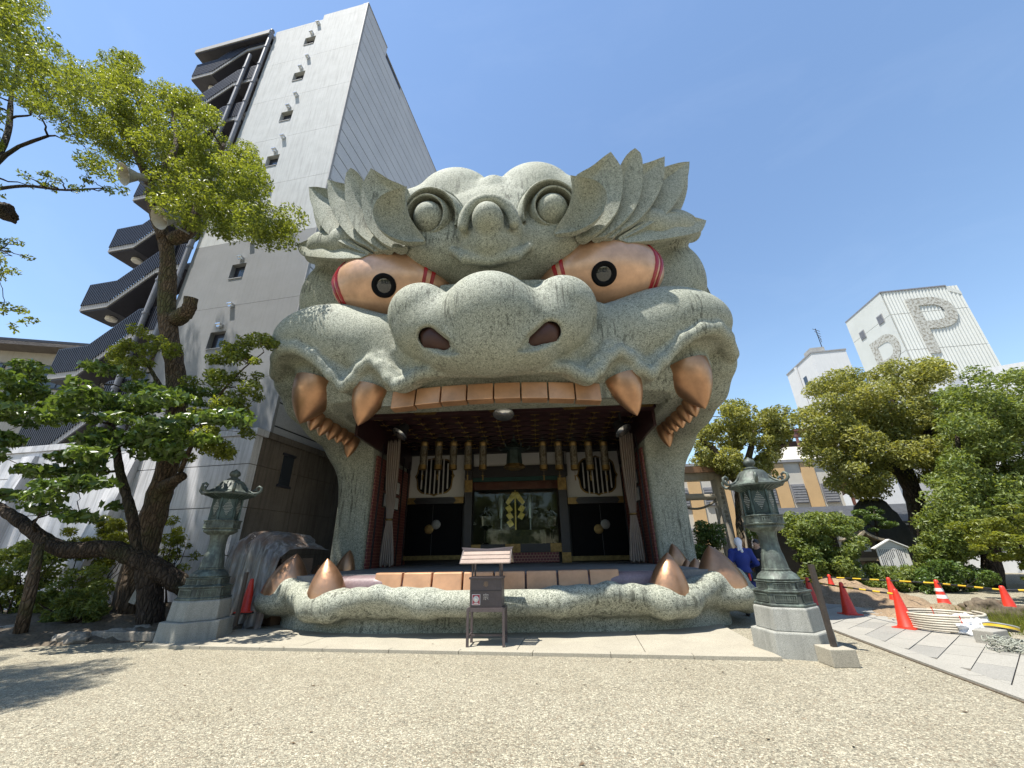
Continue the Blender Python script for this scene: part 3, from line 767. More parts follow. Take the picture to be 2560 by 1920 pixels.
# window grilles: quatrefoil frame with bars
for c in ((493, 660), (1560, 652)):
    p = zz(c[0], c[1], BY+.27); xx, zc = p[0], p[2]; rx, rz = .80, .78
    out = []
    for a in np.linspace(0, 2*math.pi, 49)[:-1]:
        k = 1/max(abs(math.cos(a)), abs(math.sin(a)))**.72; k = min(k, 1.16)
        nb = .10*max(0, math.cos(4*a))**10
        out.append((xx+rx*k*math.cos(a)*(1+nb), BY+.27, zc+rz*k*math.sin(a)*(1+nb)))
    fr = MB(); n = len(out); inn = [(xx+(q[0]-xx)*.93, q[1], zc+(q[2]-zc)*.93) for q in out]
    fr.add(out+inn+[(q[0], q[1]+.06, q[2]) for q in out], [(i, (i+1) % n, n+(i+1) % n, n+i) for i in range(n)]+[((i+1) % n, i, 2*n+i, 2*n+(i+1) % n) for i in range(n)])
    fo = fr.build('window_frame', MAT['gold'], lion)
    bk = MB(); bk.add([(q[0], q[1]+.02, q[2]) for q in inn], [tuple(range(n))]); bk.build('window_back', MAT['black'], fo)
    for k in range(7):
        x = xx-.57+k*.19; h = rz*.97*(1.0 if abs(x-xx) < .45 else .72)
        MB().b2((x-.028, BY+.25, zc-h), (x+.028, BY+.285, zc+h)).build('window_bar', MAT['plaster'], fo)
# altar behind glass
AL = BY+1.5
MB().b2((-2.2, AL+.8, 1.0), (2.2, AL+.9, 5.3)).build('altar_back', m_generic('altar_brown', (.035, .022, .014), .6), lion)
MB().b2((-2.0, BY+.6, 1.0), (2.0, AL+.8, 1.3)).build('altar_floor', MAT['darkwood'], lion)
gp = MB().b2((cx0+.1, BY+.33, z1), (cx1-.1, BY+.34, 4.4)).build('window_glass', MAT['pane'], lion)
def gohei(x, y, z, s):
    t = thing('gohei_wand', 'large gilt zigzag paper wand standing on the altar behind glass', 'ritual wand', (x, y, z))
    b = MB(); b.b2((-.04, 0, -.2), (.04, .05, 2.2)); b.build('rod', MAT['goldleaf'], t)
    def piece(P, k):
        q = MB(); q.slab([(u, -.03-.012*k, w) for u, w in P], (0, .012, 0)); q.build('paper_fold', MAT['goldleaf'], t)
    for sg, n in ((-1, 3), (1, 2)):
        piece([(sg*.02, 2.1), (sg*.02, 1.78), (sg*.42, 1.36), (sg*.56, 1.52), (sg*.16, 2.1)], 0)
        for k in range(n):
            cx, cz = sg*(.36-.03*k), 1.16-.40*k
            piece([(cx+sg*.16, cz+.20), (cx-sg*.20, cz-.02), (cx-sg*.08+sg*-.04, cz-.20), (cx+sg*.24, cz+.02)] if False else [(cx-sg*.03, cz+.22), (cx+sg*.22, cz+.06), (cx+sg*.03, cz-.22), (cx-sg*.22, cz-.06)], k+1)
g0 = zz(1025, 960, AL); gohei(g0[0], AL, g0[2]-.35, 1); bpy.data.objects['gohei_wand'].scale = (.78, 1, .78)
MB().b2((g0[0]-1.3, AL-.25, 1.3), (g0[0]+1.3, AL+.35, g0[2]-.35)).build('altar_table', m_generic('altar_cloth', (.10, .085, .04), .7, .5, 6), None)
tag(bpy.data.objects['altar_table'], 'low altar table covered with dark gold brocade behind the glass', 'table')
for k, zx in enumerate((930, 1122)):
    p = zz(zx, 960, AL-.1)
    b = MB(); b.lathe([(.10, -.35), (.03, -.3), (.03, .1), (.08, .15), (.11, .9), (.06, 1.1), (.01, 1.2)], 12, (p[0], p[1], p[2])); o = b.build('candle_stand', m_generic('silver_metal', (.5, .5, .5), .3, metal=.6), None, True, 40)
    tag(o, ('white tapering candle stand left of the gilt wand', 'white tapering candle stand right of the gilt wand')[k], 'candle stand')
for k, zx in enumerate((830, 1262)):
    p = zz(zx, 980, AL-.2); t = thing('altar_lantern', ('small black altar lantern at the left side of the glass', 'small black altar lantern at the right side of the glass')[k], 'lantern', p)
    b = MB(); b.lathe([(.3, .35), (.28, .4), (.08, .6), (.02, .75)], 6); b.build('roof', MAT['black'], t)
    b = MB(); b.lathe([(.17, -.05), (.2, .35)], 6); b.build('body', MAT['lantern_mesh'], t)
    b = MB(); b.lathe([(.28, -.9), (.2, -.8), (.06, -.7), (.06, -.2), (.26, -.1), (.26, -.05)], 6); b.build('post', MAT['black'], t)
# curtains
def curtain(sgn, label):
    rows = []; n = 46
    CYY = 5.5; ct, cb = pS((996, 1130), (1585, 1130), CYY), pS((981, 1395), (1608, 1395), CYY); cx = lambda z: cb[0]+(ct[0]-cb[0])*(z-1.1)/4.3
    for zf, xc, w in ((5.45, cx(5.45), .32), (4.6, cx(4.6), .30), (3.6, cx(3.6), .27), (2.85, cx(2.85), .17), (2.6, cx(2.6), .11), (2.3, cx(2.3), .17), (1.7, cx(1.7), .27), (1.10, cx(1.1), .33)):
        row = []
        for i in range(n+1):
            s = i/n; fold = math.sin(s*math.pi*13)*.06*(w/.4+.4)/1.4
            row.append((sgn*(xc+(s-.5)*2*w*.82), CYY+fold+.04*math.sin(3*zf+s*5), zf+.03*math.sin(s*20)))
        rows.append(row)
    t = thing('stage_curtain', label, 'curtain')
    b = MB(); b.grid(rows); o = b.build('cloth', MAT['curtain'], t, True)
    sm = o.modifiers.new('solid', 'SOLIDIFY'); sm.thickness = .012; o.modifiers.new('sub', 'SUBSURF').render_levels = 1
    b = MB(); b.lathe([(.13, -.03), (.15, 0), (.13, .03)], 16, (sgn*cx(2.6), CYY, 2.6)); b.build('tie', MAT['gold'], t, True)
curtain(-1, 'pale curtain tied back at the left side of the stage')
curtain(1, 'pale curtain tied back at the right side of the stage')
# ten hanging cylinder lanterns and the bronze one
def hang_lantern(zx, label):
    p = zz(zx, 525, 6.4); t = thing('hanging_lantern', label, 'lantern', (p[0], 6.4, p[2]), 0, 'cylinder lanterns hung in two rows of five'); t.scale = (1.14, 1.14, 1.14)
    r = .125
    b = MB(); b.lathe([(r*.9, .47), (r*1.06, .46), (r*1.06, .33), (r, .32)], 20); b.build('top_cap', MAT['gold'], t, True, 40)
    b = MB(); b.lathe([(r, -.32), (r, .325)], 20, caps=False); b.build('pierced_body', MAT['lantern_mesh'], t, True, 40)
    b = MB(); b.lathe([(r*.8, -.48), (r*1.06, -.46), (r*1.06, -.32), (r, -.315)], 20); b.build('bottom_cap', MAT['gold'], t, True, 40)
    b = MB(); b.tube([(-.1, 0, .46), (-.09, 0, .53), (0, 0, .57), (.09, 0, .53), (.1, 0, .46)], .01, 6); b.tube([(0, 0, .57), (0, 0, .76)], .008, 6); b.build('hook', MAT['bronze_dark'], t)
    b = MB(); b.tube([(0, 0, -.48), (0, 0, -.66)], .006, 5); b.box((0, 0, -.66), (.09, .01, .02)); b.box((0, 0, -.74), (.035, .015, .14)); b.build('tassel', MAT['gold'], t)
lz = ((420, 'first'), (518, 'second'), (615, 'third'), (712, 'fourth'), (810, 'fifth'))
for zx, nm in lz: hang_lantern(zx, '%s cylinder lantern of the left row, counted from the left curtain' % nm)
for (zx, nm) in ((1205, 'first'), (1308, 'second'), (1407, 'third'), (1508, 'fourth'), (1610, 'fifth')): hang_lantern(zx, '%s cylinder lantern of the right row, counted from the bronze lantern' % nm)
p = zz(1015, 530, 6.4); t = thing('bronze_lantern', 'dark bronze hexagonal lantern hanging at the centre of the stage', 'lantern', (p[0], 6.4, p[2])); t.scale = (1.1, 1.1, 1.1)
b = MB(); b.lathe([(.50, .22), (.46, .26), (.30, .34), (.16, .46), (.10, .52), (.09, .6), (.02, .66)], 6); b.build('roof', MAT['bronze_dark'], t)
for k in range(6):
    a = k*math.pi/3; b = MB(); b.tube([(.42*math.cos(a), .42*math.sin(a), .24), (.52*math.cos(a), .52*math.sin(a), .26), (.56*math.cos(a), .56*math.sin(a), .34), (.50*math.cos(a), .50*math.sin(a), .36)], .02, 6); b.build('roof_scroll', MAT['bronze_dark'], t)
b = MB(); b.lathe([(.26, -.30), (.28, -.25), (.24, .2), (.30, .23)], 6); b.build('body', MAT['bronze_dark'], t)
b = MB(); b.lathe([(.30, -.44), (.38, -.38), (.32, -.28)], 6); b.build('base', MAT['gold'], t)
b = MB(); b.tube([(0, 0, .66), (0, 0, .82)], .02, 6); b.build('hook', MAT['bronze_dark'], t)
# stage lamps
for k, (zx, zy, y, tilt, lab) in enumerate(((270, 365, 4.6, .5, 'black flood lamp tilted down at the left end of the ceiling'), (945, 232, 2.45, 0.0, 'black flood lamp hanging above the middle of the stage'), (1720, 345, 4.6, -.5, 'black flood lamp tilted down at the right end of the ceiling'))):
    p = zz(zx, zy, y); t = thing('flood_lamp', lab, 'lamp', (p[0], y, p[2]), 0, 'flood lamps under the ceiling'); t.scale = (1.45, 1.45, 1.45)
    M = rotm(x=-.35, y=tilt)
    b = MB(); b.lathe([(.05, .22), (.10, .20), (.13, .08), (.21, -.06), (.22, -.08)], 20, M=M, caps=False); b.build('housing', MAT['blackrub'], t, True, 50)
    b = MB(); b.lathe([(.21, -.078), (.12, .03), (.02, .06)], 20, M=M); b.build('reflector', MAT['chrome'], t, True)
    b = MB(); b.box((0, 0, .3), (.04, .04, .35)); b.build('bracket', MAT['blackrub'], t)
# ------------------------------------------------------------------ ground, pad, path
def m_gravel(name='gravel', c0=(0.43, 0.395, 0.298)):
    t = NT(name); v = t.co(); ch = []
    for sc in (52.0, 88.0):
        n = t.n('TexVoronoi'); n.feature = 'F1'; n.inputs['Scale'].default_value = sc; t.l(v, n.inputs['Vector'])
        hs = t.n('SeparateColor'); t.l(n.outputs['Color'], hs.inputs[0]); ch.append((hs, n.outputs['Distance'], t.voro(v, sc, 'DISTANCE_TO_EDGE')))
    big = t.noise(v, 0.45, 5, 0.65); mid = t.noise(v, 3.0, 4, 0.7, .6)
    cols = []
    for hs, ds, eg in ch:
        c = t.ramp(hs.outputs[0], [(0.0, mul(c0, 0.32)), (0.3, mul(c0, 0.72)), (0.65, c0), (1.0, mul(c0, 1.55))])
        c = t.mix(t.ramp(hs.outputs[1], [(0.78, 0.0), (0.92, 0.6)]), c, (0.23, 0.155, 0.095)); c = t.mix(t.ramp(eg, [(0.0, 0.75), (0.12, 0.0)]), c, mul(c0, 0.2)); cols.append(c)
    col = t.mix(t.ramp(t.noise(v, 22, 2, .5), [(.42, 0), (.58, 1)]), cols[0], cols[1])
    col = t.mix(t.ramp(big, [(0.40, 0.0), (0.66, 0.34)]), col, t.mix(1.0, col, (.66, .62, .56), 'MULTIPLY'))
    col = t.mix(t.ramp(mid, [(0.45, 0.0), (0.7, 0.30)]), col, t.mix(1.0, col, (.72, .70, .66), 'MULTIPLY'))
    t.bump(t.mix(.5, t.ramp(ch[0][2], [(0.0, 0.0), (0.3, 1.0)]), t.ramp(ch[1][2], [(0.0, 0.0), (0.3, 1.0)])), 0.7, 0.014)
    return t.fin(col, 0.85, 0, 0.25)
MAT['gravel'] = m_gravel()
def m_stone(name, col, speck=0.5, sc=90, bigvar=0.25, streak=0.0, rough=0.8):
    t = NT(name); v = t.co(); a = t.noise(v, sc, 2, 0.6); b = t.noise(v, 1.3, 4, 0.6); d = t.noise(v, 9, 3, .6)
    c = t.ramp(a, [(0.30, mul(col, 1-speck)), (0.5, col), (0.72, mul(col, 1+speck*0.5))])
    c = t.mix(t.ramp(b, [(0.35, 0.0), (0.7, bigvar*2)]), c, mul(col, 0.55)); c = t.mix(t.ramp(d, [(0.5, 0), (0.8, bigvar)]), c, mul(col, 1.2))
    if streak:
        st = t.noise(t.co((7, 7, 0.4)), 1.4, 4, 0.62); c = t.mix(t.ramp(st, [(0.46, 0.0), (0.72, streak)]), c, mul(col, 0.28))
    t.bump(a, 0.35, 0.006); return t.fin(c, rough, 0, 0.3)
MAT['pad'] = m_stone('washed_concrete', (0.34, 0.31, 0.245), 0.5, 110, 0.18)
MAT['granite'] = m_stone('grey_granite', (0.30, 0.30, 0.27), 0.55, 120, 0.25, 0.35)
MAT['flag'] = m_stone('pale_flagstone', (0.29, 0.275, 0.24), 0.3, 80, 0.12)
MAT['flag2'] = m_stone('flagstone_grey', (0.245, 0.235, 0.21), 0.3, 80, 0.12)
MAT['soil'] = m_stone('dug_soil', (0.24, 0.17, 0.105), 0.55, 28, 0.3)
MAT['darksoil'] = m_stone('dark_brown_soil', (0.115, 0.09, 0.062), 0.6, 22, 0.3)  # plain dark brown tone, also used for joints and carved strokes
MAT['rock'] = m_stone('garden_rock', (0.26, 0.23, 0.19), 0.5, 30, 0.35)
gr = MB(); gr.b2((-400, -60, -0.6), (400, 700, 0.0)); g = gr.build('ground', MAT['gravel']); g['kind'] = 'structure'

# concrete pad before the lion: slabs with joints and a kerb
padL, padR = np.array((-6.35, -0.50)), np.array((4.35, -1.66))
pad = bpy.data.objects.new('pavement', None); COL.objects.link(pad); pad['kind'] = 'structure'
fr = (padR-padL)/np.linalg.norm(padR-padL); nb = np.array((-fr[1], fr[0]))
cuts = [0, 3.05, 6.9, 8.9, np.linalg.norm(padR-padL)]
for i in range(4):
    a, b = cuts[i]+.006, cuts[i+1]-.006
    q = [padL+fr*a+nb*.17, padL+fr*b+nb*.17, padL+fr*b+nb*3.0, padL+fr*a+nb*3.0]
    MB().prism(q, -.1, .048).build('slab', MAT['pad'], pad)
for i in range(9):
    L = cuts[-1]/9; a, b = i*L+.004, (i+1)*L-.004
    MB().prism([padL+fr*a, padL+fr*b, padL+fr*b+nb*.16, padL+fr*a+nb*.16], -.1, .052).build('kerb_stone', MAT['pad'], pad, bevel=.006)

# flagged path on the right
def clip(poly, quad):
    for i in range(len(quad)):
        a, b = np.array(quad[i]), np.array(quad[(i+1) % len(quad)]); e = b-a; out = []
        for j in range(len(poly)):
            p, q = np.array(poly[j]), np.array(poly[(j+1) % len(poly)])
            sp = e[0]*(p[1]-a[1])-e[1]*(p[0]-a[0]); sq = e[0]*(q[1]-a[1])-e[1]*(q[0]-a[0])
            if sp >= 0: out.append(tuple(p))
            if sp*sq < 0: out.append(tuple(p+(q-p)*(sp/(sp-sq))))
        poly = out
        if len(poly) < 3: return []
    return poly
path = bpy.data.objects.new('path', None); COL.objects.link(path); path['kind'] = 'structure'
P0, P1 = np.array((5.55, -4.7)), np.array((7.55, 6.4)); pd = (P1-P0)/np.linalg.norm(P1-P0); pn = np.array((pd[1], -pd[0]))
PW = 2.05; PL = np.linalg.norm(P1-P0)
quad = [P0+pn*.28, P0+pn*PW, P1+pn*PW, P1+pn*.28]
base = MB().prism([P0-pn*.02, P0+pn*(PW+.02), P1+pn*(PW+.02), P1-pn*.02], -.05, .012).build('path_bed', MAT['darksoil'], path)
ua = math.atan2(pd[1], pd[0])-R(38); uu, vv = np.array((math.cos(ua), math.sin(ua))), np.array((-math.sin(ua), math.cos(ua)))
ctr = (P0+P1)/2
if True:
    for r_ in range(-22, 23):
        off = 0.0 if r_ % 2 else .42
        for k in range(-12, 13):
            c0 = ctr+uu*(k*.86+off)+vv*(r_*.36); g_ = .006
            po = [c0+uu*g_+vv*g_, c0+uu*(.86-g_)+vv*g_, c0+uu*(.86-g_)+vv*(.36-g_), c0+uu*g_+vv*(.36-g_)]
            po = clip(po, quad)
            if len(po) >= 3:
                ar = 0.5*abs(sum(po[i][0]*po[(i+1) % len(po)][1]-po[(i+1) % len(po)][0]*po[i][1] for i in range(len(po))))
                if ar > .01: MB().prism(po, 0.0, .03+random.uniform(-.003, .003)).build('flagstone', random.choice((MAT['flag'], MAT['flag'], MAT['flag2'])), path)
n = 10
for i in range(n):
    a, b = PL*i/n+.004, PL*(i+1)/n-.004
    MB().prism([P0+pd*a, P0+pd*a+pn*.27, P0+pd*b+pn*.27, P0+pd*b], 0.0, .034).build('edging_stone', MAT['flag'], path)

# ------------------------------------------------------------------ text helper
def glyph(body, size, mat, parent, loc, rot=(math.pi/2, 0, 0), name='lettering', ext=.002):
    cu = bpy.data.curves.new('t', 'FONT'); cu.body = body; cu.size = size; cu.align_x = 'CENTER'; cu.align_y = 'CENTER'; cu.extrude = ext; cu.offset = .0 if name != 'letter_p' else .05
    to = bpy.data.objects.new('t', cu); COL.objects.link(to); dg = bpy.context.evaluated_depsgraph_get()
    me = bpy.data.meshes.new_from_object(to.evaluated_get(dg)); bpy.data.objects.remove(to)
    me.materials.clear(); me.materials.append(mat); return link(name, me, parent, loc, rot)

# ------------------------------------------------------------------ offering box
MAT['brownpaint'] = m_generic('brown_painted_steel', (0.085, 0.066, 0.066), 0.5, 0.25, 4, 50, .08)
MAT['palebrown'] = m_generic('sunbleached_board', (0.30, 0.225, 0.185), 0.6, 0.2, 4, 50, .1)
ob = thing('offering_box', 'small brown offering box with slatted roof on a thin four-legged stand', 'offering box', (0.0, -.68, .048), R(-2))
W, D = .66, .42
for sx in (-1, 1):
    for sy in (-1, 1): MB().box((sx*(W/2-.022), sy*(D/2-.022), .28), (.042, .042, .56)).build('leg', MAT['brownpaint'], ob)
for sy in (-1, 1):
    MB().box((0, sy*(D/2-.02), .54), (W-.09, .03, .055)).build('rail', MAT['brownpaint'], ob)
for sx in (-1, 1):
    MB().box((sx*(W/2-.02), 0, .54), (.03, D-.09, .055)).build('rail', MAT['brownpaint'], ob)
    MB().box((sx*(W/2-.022), 0, .14), (.025, D-.09, .03)).build('rail', MAT['brownpaint'], ob)
MB().box((0, 0, .14), (W-.09, .025, .03)).build('rail', MAT['brownpaint'], ob)
MB().box((0, 0, .575), (W-.05, D-.06, .012)).build('stand_top', MAT['brownpaint'], ob)
b = MB(); b.box((0, 0, .81), (.565, .36, .45)); bx = b.build('box_body', MAT['brownpaint'], ob, bevel=.006)
MB().box((0, 0, 1.035), (.60, .39, .035)).build('box_rim', MAT['brownpaint'], ob, bevel=.004)
MB().box((0, -.183, .835), (.55, .008, .006)).build('seam', MAT['blackrub'], bx)
MAT['fadedgold'] = m_generic('faded_gilt', (.30, .19, .11), .6); MAT['whiteink'] = m_generic('worn_white', (.55, .5, .45), .7)
glyph('奉', .10, MAT['fadedgold'], bx, (.0, -.182, .93)); glyph('宗', .105, MAT['whiteink'], bx, (.0, -.182, .735))
st = MB().box((-.17, -.1835, .70), (.145, .004, .165)).build('sticker', m_generic('sticker_white', (.7, .66, .64), .5, .1), bx)
MB().box((-.17, -.187, .70), (.125, .004, .145)).build('sticker_field', m_generic('sticker_red', (.36, .012, .04), .5, .1), st)
b = MB(); b.lathe([(.05, 0), (.05, .004), (.02, .005)], 24, (-.17, -.190, .71), rotm(x=math.pi/2)); b.build('sticker_disc', MAT['plaster'], st)
b = MB(); b.lathe([(.024, 0), (.022, .004), (.01, .006)], 20, (-.17, -.196, .71), rotm(x=math.pi/2)); b.build('sticker_button', MAT['chrome'], st)
MB().box((-.17, -.191, .645), (.085, .003, .014)).build('sticker_line', MAT['plaster'], st)
for sx in (-1, 1):
    for sy in (-1, 1): MB().box((sx*.25, sy*.14, 1.17), (.028, .028, .26)).build('roof_post', MAT['brownpaint'], ob)
for sy in (-1, 1):
    for k in range(3):
        M = rotm(x=sy*-R(38)); yy, zz_ = sy*(.30-.088*k), 1.305+.066*k
        b = MB(); b.box((0, yy, zz_), (.88-.012*k, .092, .016), M=None); b.v = [(x, yy+(y-yy)*math.cos(R(34))-sy*0+0, zz_+(z-zz_)-(y-yy)*sy*math.sin(R(34))) for x, y, z in b.v]
        b.build('roof_slat', MAT['palebrown'], ob)
b = MB()
for sx in (-1, 1):
    b.hexa([(sx*.0, -.05, 1.475), (sx*.44, -.05, 1.475), (sx*.44, .05, 1.475), (0, .05, 1.475), (0, -.04, 1.515), (sx*.48, -.04, 1.545), (sx*.48, .04, 1.545), (0, .04, 1.515)])
b.build('ridge', MAT['brownpaint'], ob)
for sx in (-1, 1):
    b = MB(); b.slab([(sx*.435, -.34, 1.275), (sx*.435, -.30, 1.30), (sx*.435, 0, 1.53), (sx*.435, .30, 1.30), (sx*.435, .34, 1.275), (sx*.435, 0, 1.46)], (sx*.02, 0, 0)); b.build('barge_board', MAT['brownpaint'], ob)

# ------------------------------------------------------------------ bronze lanterns
def m_patina():
    t = NT('green_bronze'); v = t.co(); a = t.noise(v, 3.2, 5, .65); b = t.noise(v, 24, 3, .6); st = t.noise(t.co((14, 14, 1.2)), 1.5, 4, .6)
    c = t.ramp(a, [(.30, (.03, .034, .031)), (.52, (.07, .082, .072)), (.72, (.15, .185, .155))])
    c = t.mix(t.ramp(st, [(.5, 0), (.72, .6)]), c, (.20, .245, .205)); c = t.mix(t.ramp(b, [(.45, 0), (.75, .5)]), c, (.03, .034, .03))
    t.bump(b, .35, .01); return t.fin(c, .55, .25, .4)
MAT['patina'] = m_patina()
def toro(name, label, loc, rz, s):
    t = thing('stone_lantern', label, 'lantern', loc, rz, 'pair of bronze lanterns'); t.scale = (s, s, s)
    def hx(prof, nm, mat=MAT['patina'], parent=t, n=6, smooth=False, bevel=.008):
        b = MB(); b.lathe([(r/math.cos(math.pi/n) if n == 6 else r, z) for r, z in prof], n, a0=math.pi/6 if n == 6 else 0); return b.build(nm, mat, parent, smooth, 45 if smooth else None, bevel)
    hx([(.495, -.05), (.48, .33)], 'pedestal', MAT['granite'], bevel=.02); hx([(.405, .33), (.39, .63), (.37, .65)], 'pedestal', MAT['granite'], bevel=.015)
    hx([(.375, .65), (.375, .68), (.35, .69), (.345, .84), (.365, .845), (.365, .87)], 'base_tier')
    hx([(.32, .87), (.32, .885), (.295, .89), (.29, .985), (.31, .99), (.31, 1.005)], 'base_tier')
    for k in range(6):                                  # cast panels on both tiers
        a = k*math.pi/3
        for (rr, zc, h, w) in ((.349, .765, .10, .29), (.294, .937, .065, .235)):
            fr_ = MB()
            for dz in (-h/2, h/2): fr_.box((rr+.006, 0, zc+dz), (.016, w, .012))
            for dy in (-w/2, w/2): fr_.box((rr+.006, dy, zc), (.016, .012, h))
            for q in range(9): fr_.box((rr+.004, -w*.4+q*w*.1, zc), (.014, w*.045, h*.62))
            fr_.build('cast_panel', MAT['patina'], t, rot=(0, 0, a))
    b = MB(); b.lathe([(.285, 1.0), (.30, 1.03), (.265, 1.09), (.215, 1.135), (.205, 1.14)], 36, rfun=lambda a, z: 1+.045*abs(math.cos(6*a))*(1 if z < 1.12 else .2)); b.build('lotus', MAT['patina'], t, True, 50)
    b = MB(); b.lathe([(.205, 1.14), (.208, 1.165), (.195, 1.175), (.185, 1.25), (.160, 1.40), (.150, 1.42), (.152, 1.435), (.145, 1.45), (.138, 1.60), (.145, 1.70), (.165, 1.745)], 28); b.build('post', MAT['patina'], t, True, 40)
    hx([(.17, 1.745), (.245, 1.80), (.25, 1.83), (.235, 1.84), (.245, 1.855)], 'bracket')
    hx([(.27, 1.855), (.275, 1.875), (.262, 1.88), (.262, 1.985), (.278, 1.99), (.278, 2.01)], 'platform')
    for k in range(6):
        a = k*math.pi/3; fr_ = MB()
        for dz in (-.035, .035): fr_.box((.266, 0, 1.932+dz), (.012, .2, .01))
        for q in range(5): fr_.box((.265, -.07+q*.035, 1.932), (.012, .016, .045))
        fr_.build('cast_panel', MAT['patina'], t, rot=(0, 0, a))
    hx([(.205, 2.01), (.21, 2.44)], 'fire_box', MAT['bronze_dark'])
    for k in range(6):
        a = k*math.pi/3
        MB().box((.2425, 0, 2.225), (.03, .03, .42)).build('corner_bar', MAT['bronze_dark'], t, rot=(0, 0, a+math.pi/6))
        la = MB()
        for i in range(-5, 6):
            for j in range(-5, 6):
                if abs(i)+abs(j) <= 5: la.box((.2145, i*.0155, 2.25+j*.028), (.004, .009, .012))
        la.build('lattice', m_pale, t, rot=(0, 0, a))
        MB().box((.214, 0, 2.06), (.012, .17, .012)).build('rail', MAT['bronze_dark'], t, rot=(0, 0, a)); MB().box((.214, 0, 2.41), (.012, .17, .012)).build('rail', MAT['bronze_dark'], t, rot=(0, 0, a))
    b = MB()                                            # fluted eave
    b.lathe([(.22, 2.40), (.40, 2.475), (.405, 2.485)], 60, rfun=lambda a, z: 1.0 if (int(round(a/(2*math.pi/60))) % 2) or z > 2.48 else .93); b.build('eave', MAT['bronze_dark'], t)
    b = MB(); b.lathe([(.43, 2.485), (.435, 2.51), (.36, 2.535), (.285, 2.60), (.24, 2.70), (.19, 2.76), (.10, 2.79), (.09, 2.80)], 48, rfun=lambda a, z: 1+.075*max(0, math.cos(6*a))**4*(1 if z < 2.56 else .35)); b.build('roof', MAT['patina'], t, True, 40)
    for k in range(6):
        a = k*math.pi/3; c, s_ = math.cos(a), math.sin(a)
        pr = [(.26, 2.66), (.34, 2.575), (.43, 2.525), (.52, 2.53), (.565, 2.58), (.56, 2.64), (.515, 2.665), (.475, 2.64), (.48, 2.60), (.505, 2.59)]
        b = MB(); b.tube([(r*c, r*s_, z) for r, z in pr], [.014, .02, .024, .027, .027, .026, .024, .02, .015, .01], 8); b.build('roof_scroll', MAT['patina'], t, True)
    b = MB(); b.lathe([(.115, 2.79), (.12, 2.81), (.085, 2.825), (.06, 2.845), (.065, 2.86), (.095, 2.885), (.10, 2.925), (.075, 2.97), (.03, 2.995), (.005, 3.02)], 24); b.build('finial', MAT['patina'], t, True, 50)
    return t
m_pale = m_generic('pale_lattice_paper', (.42, .42, .38), .8, .1)
toro('stone_lantern', 'weathered green bronze lantern on granite base beside the black post and path', (4.83, -1.15, 0.0), R(8), 1.0)
toro('stone_lantern', 'shaded dark bronze lantern on granite base beside the leaning tree', (-5.98, 0.22, 0.0), R(12), 1.12)

# ------------------------------------------------------------------ posts
def post(loc, h, label, with_base=True):
    t = thing('rope_post', label, 'post', loc)
    MB().box((0, 0, h/2+.2), (.06, .06, h)).build('shaft', m_generic('rusty_brown_steel', (.05, .038, .03), .6, .4, 5), t)
    if with_base: MB().box((0, 0, .105), (.34, .34, .21)).build('concrete_block', MAT['pad'], t, bevel=.01)
post((4.98, -1.86, 0), 1.05, 'dark steel post on a concrete block in front of the right lantern')
post((-5.32, 0.42, .0), 1.0, 'thin black steel post behind the left lantern', False)

# ------------------------------------------------------------------ cones and bars
MAT['cone'] = m_generic('orange_red_plastic', (.62, .035, .014), .45, .18, 2.0, 30, .03)
MAT['band'] = m_generic('white_band', (.75, .74, .72), .5, .08)
MAT['yellow'] = m_generic('yellow_plastic', (.68, .46, .03), .5, .15)
def cone(x, y, z, label, h=.70, white=False, group='red traffic cones'):
    t = thing('traffic_cone', label, 'traffic cone', (x, y, z), random.uniform(-.5, .5), group)
    MB().box((0, 0, .012), (.40, .40, .024)).build('weight', MAT['blackrub'], t, bevel=.006)
    b = MB(); b.box((0, 0, .036), (.36, .36, .024)); b.build('base', MAT['cone'], t, bevel=.008)
    b = MB(); b.lathe([(.15, .048), (.145, .07), (.135, .08), (.045, h-.06), (.04, h-.02), (.022, h), (.01, h)], 24); b.build('body', MAT['cone'], t, True, 50)
    if white:
        for z0, z1 in ((.30, .38), (.45, .52)):
            rr = lambda q: .135+(.045-.135)*(q-.08)/(h-.14)+.002
            b = MB(); b.lathe([(rr(z0), z0), (rr(z1), z1)], 24, caps=False); b.build('reflective_band', MAT['band'], t, True)
CP = []
def cone_top(px_, py_): q = pZ(px_, py_, .70); return q[0], q[1]
cl = [((7.92, .62), 'red cone on the path edge nearest the coil of pipe', False), ((8.10, 2.40), 'second red cone along the path edge behind the nearest one', False), ((8.40, 4.2), 'third red cone along the path, partly hidden by the bronze lantern', False),
      (cone_top(2071, 1436), 'small red cone farthest back by the bushes', False), (cone_top(2219, 1443), 'red cone in the middle behind the soil heap', False), (cone_top(2338, 1449), 'red cone with two white bands on the gravel', True), (cone_top(2502, 1464), 'red cone at the right by the dark sack and grass', False)]
for (x, y), lab, wh in cl: cone(x, y, 0.0, lab, white=wh); CP.append((x, y))
cone(*pY(612, 1533, 1.2), 'red cone in the shade between left lantern and lion', group=None)
def bar(a, b, z0, z1, label):
    A, B = Vector((a[0], a[1], z0)), Vector((b[0], b[1], z1)); d = B-A; L = d.length
    t = thing('barrier_bar', label, 'barrier bar', A, 0, 'yellow and black bars between the cones')
    MB().tube([(0, 0, 0), tuple(d)], .017, 8).build('bar', MAT['blackrub'], t)
    nseg = max(3, int(L/.22)); u = d/L
    for k in range(nseg):
        if k % 2: MB().tube([tuple(u*(L*k/nseg)), tuple(u*(L*(k+1)/nseg))], .019, 8).build('yellow_band', MAT['yellow'], t)
bar(CP[2], CP[1], .60, .60, 'striped bar between the third and second cones by the path')
bar(CP[1], CP[0], .60, .60, 'striped bar reaching the cone nearest the pipe coil')
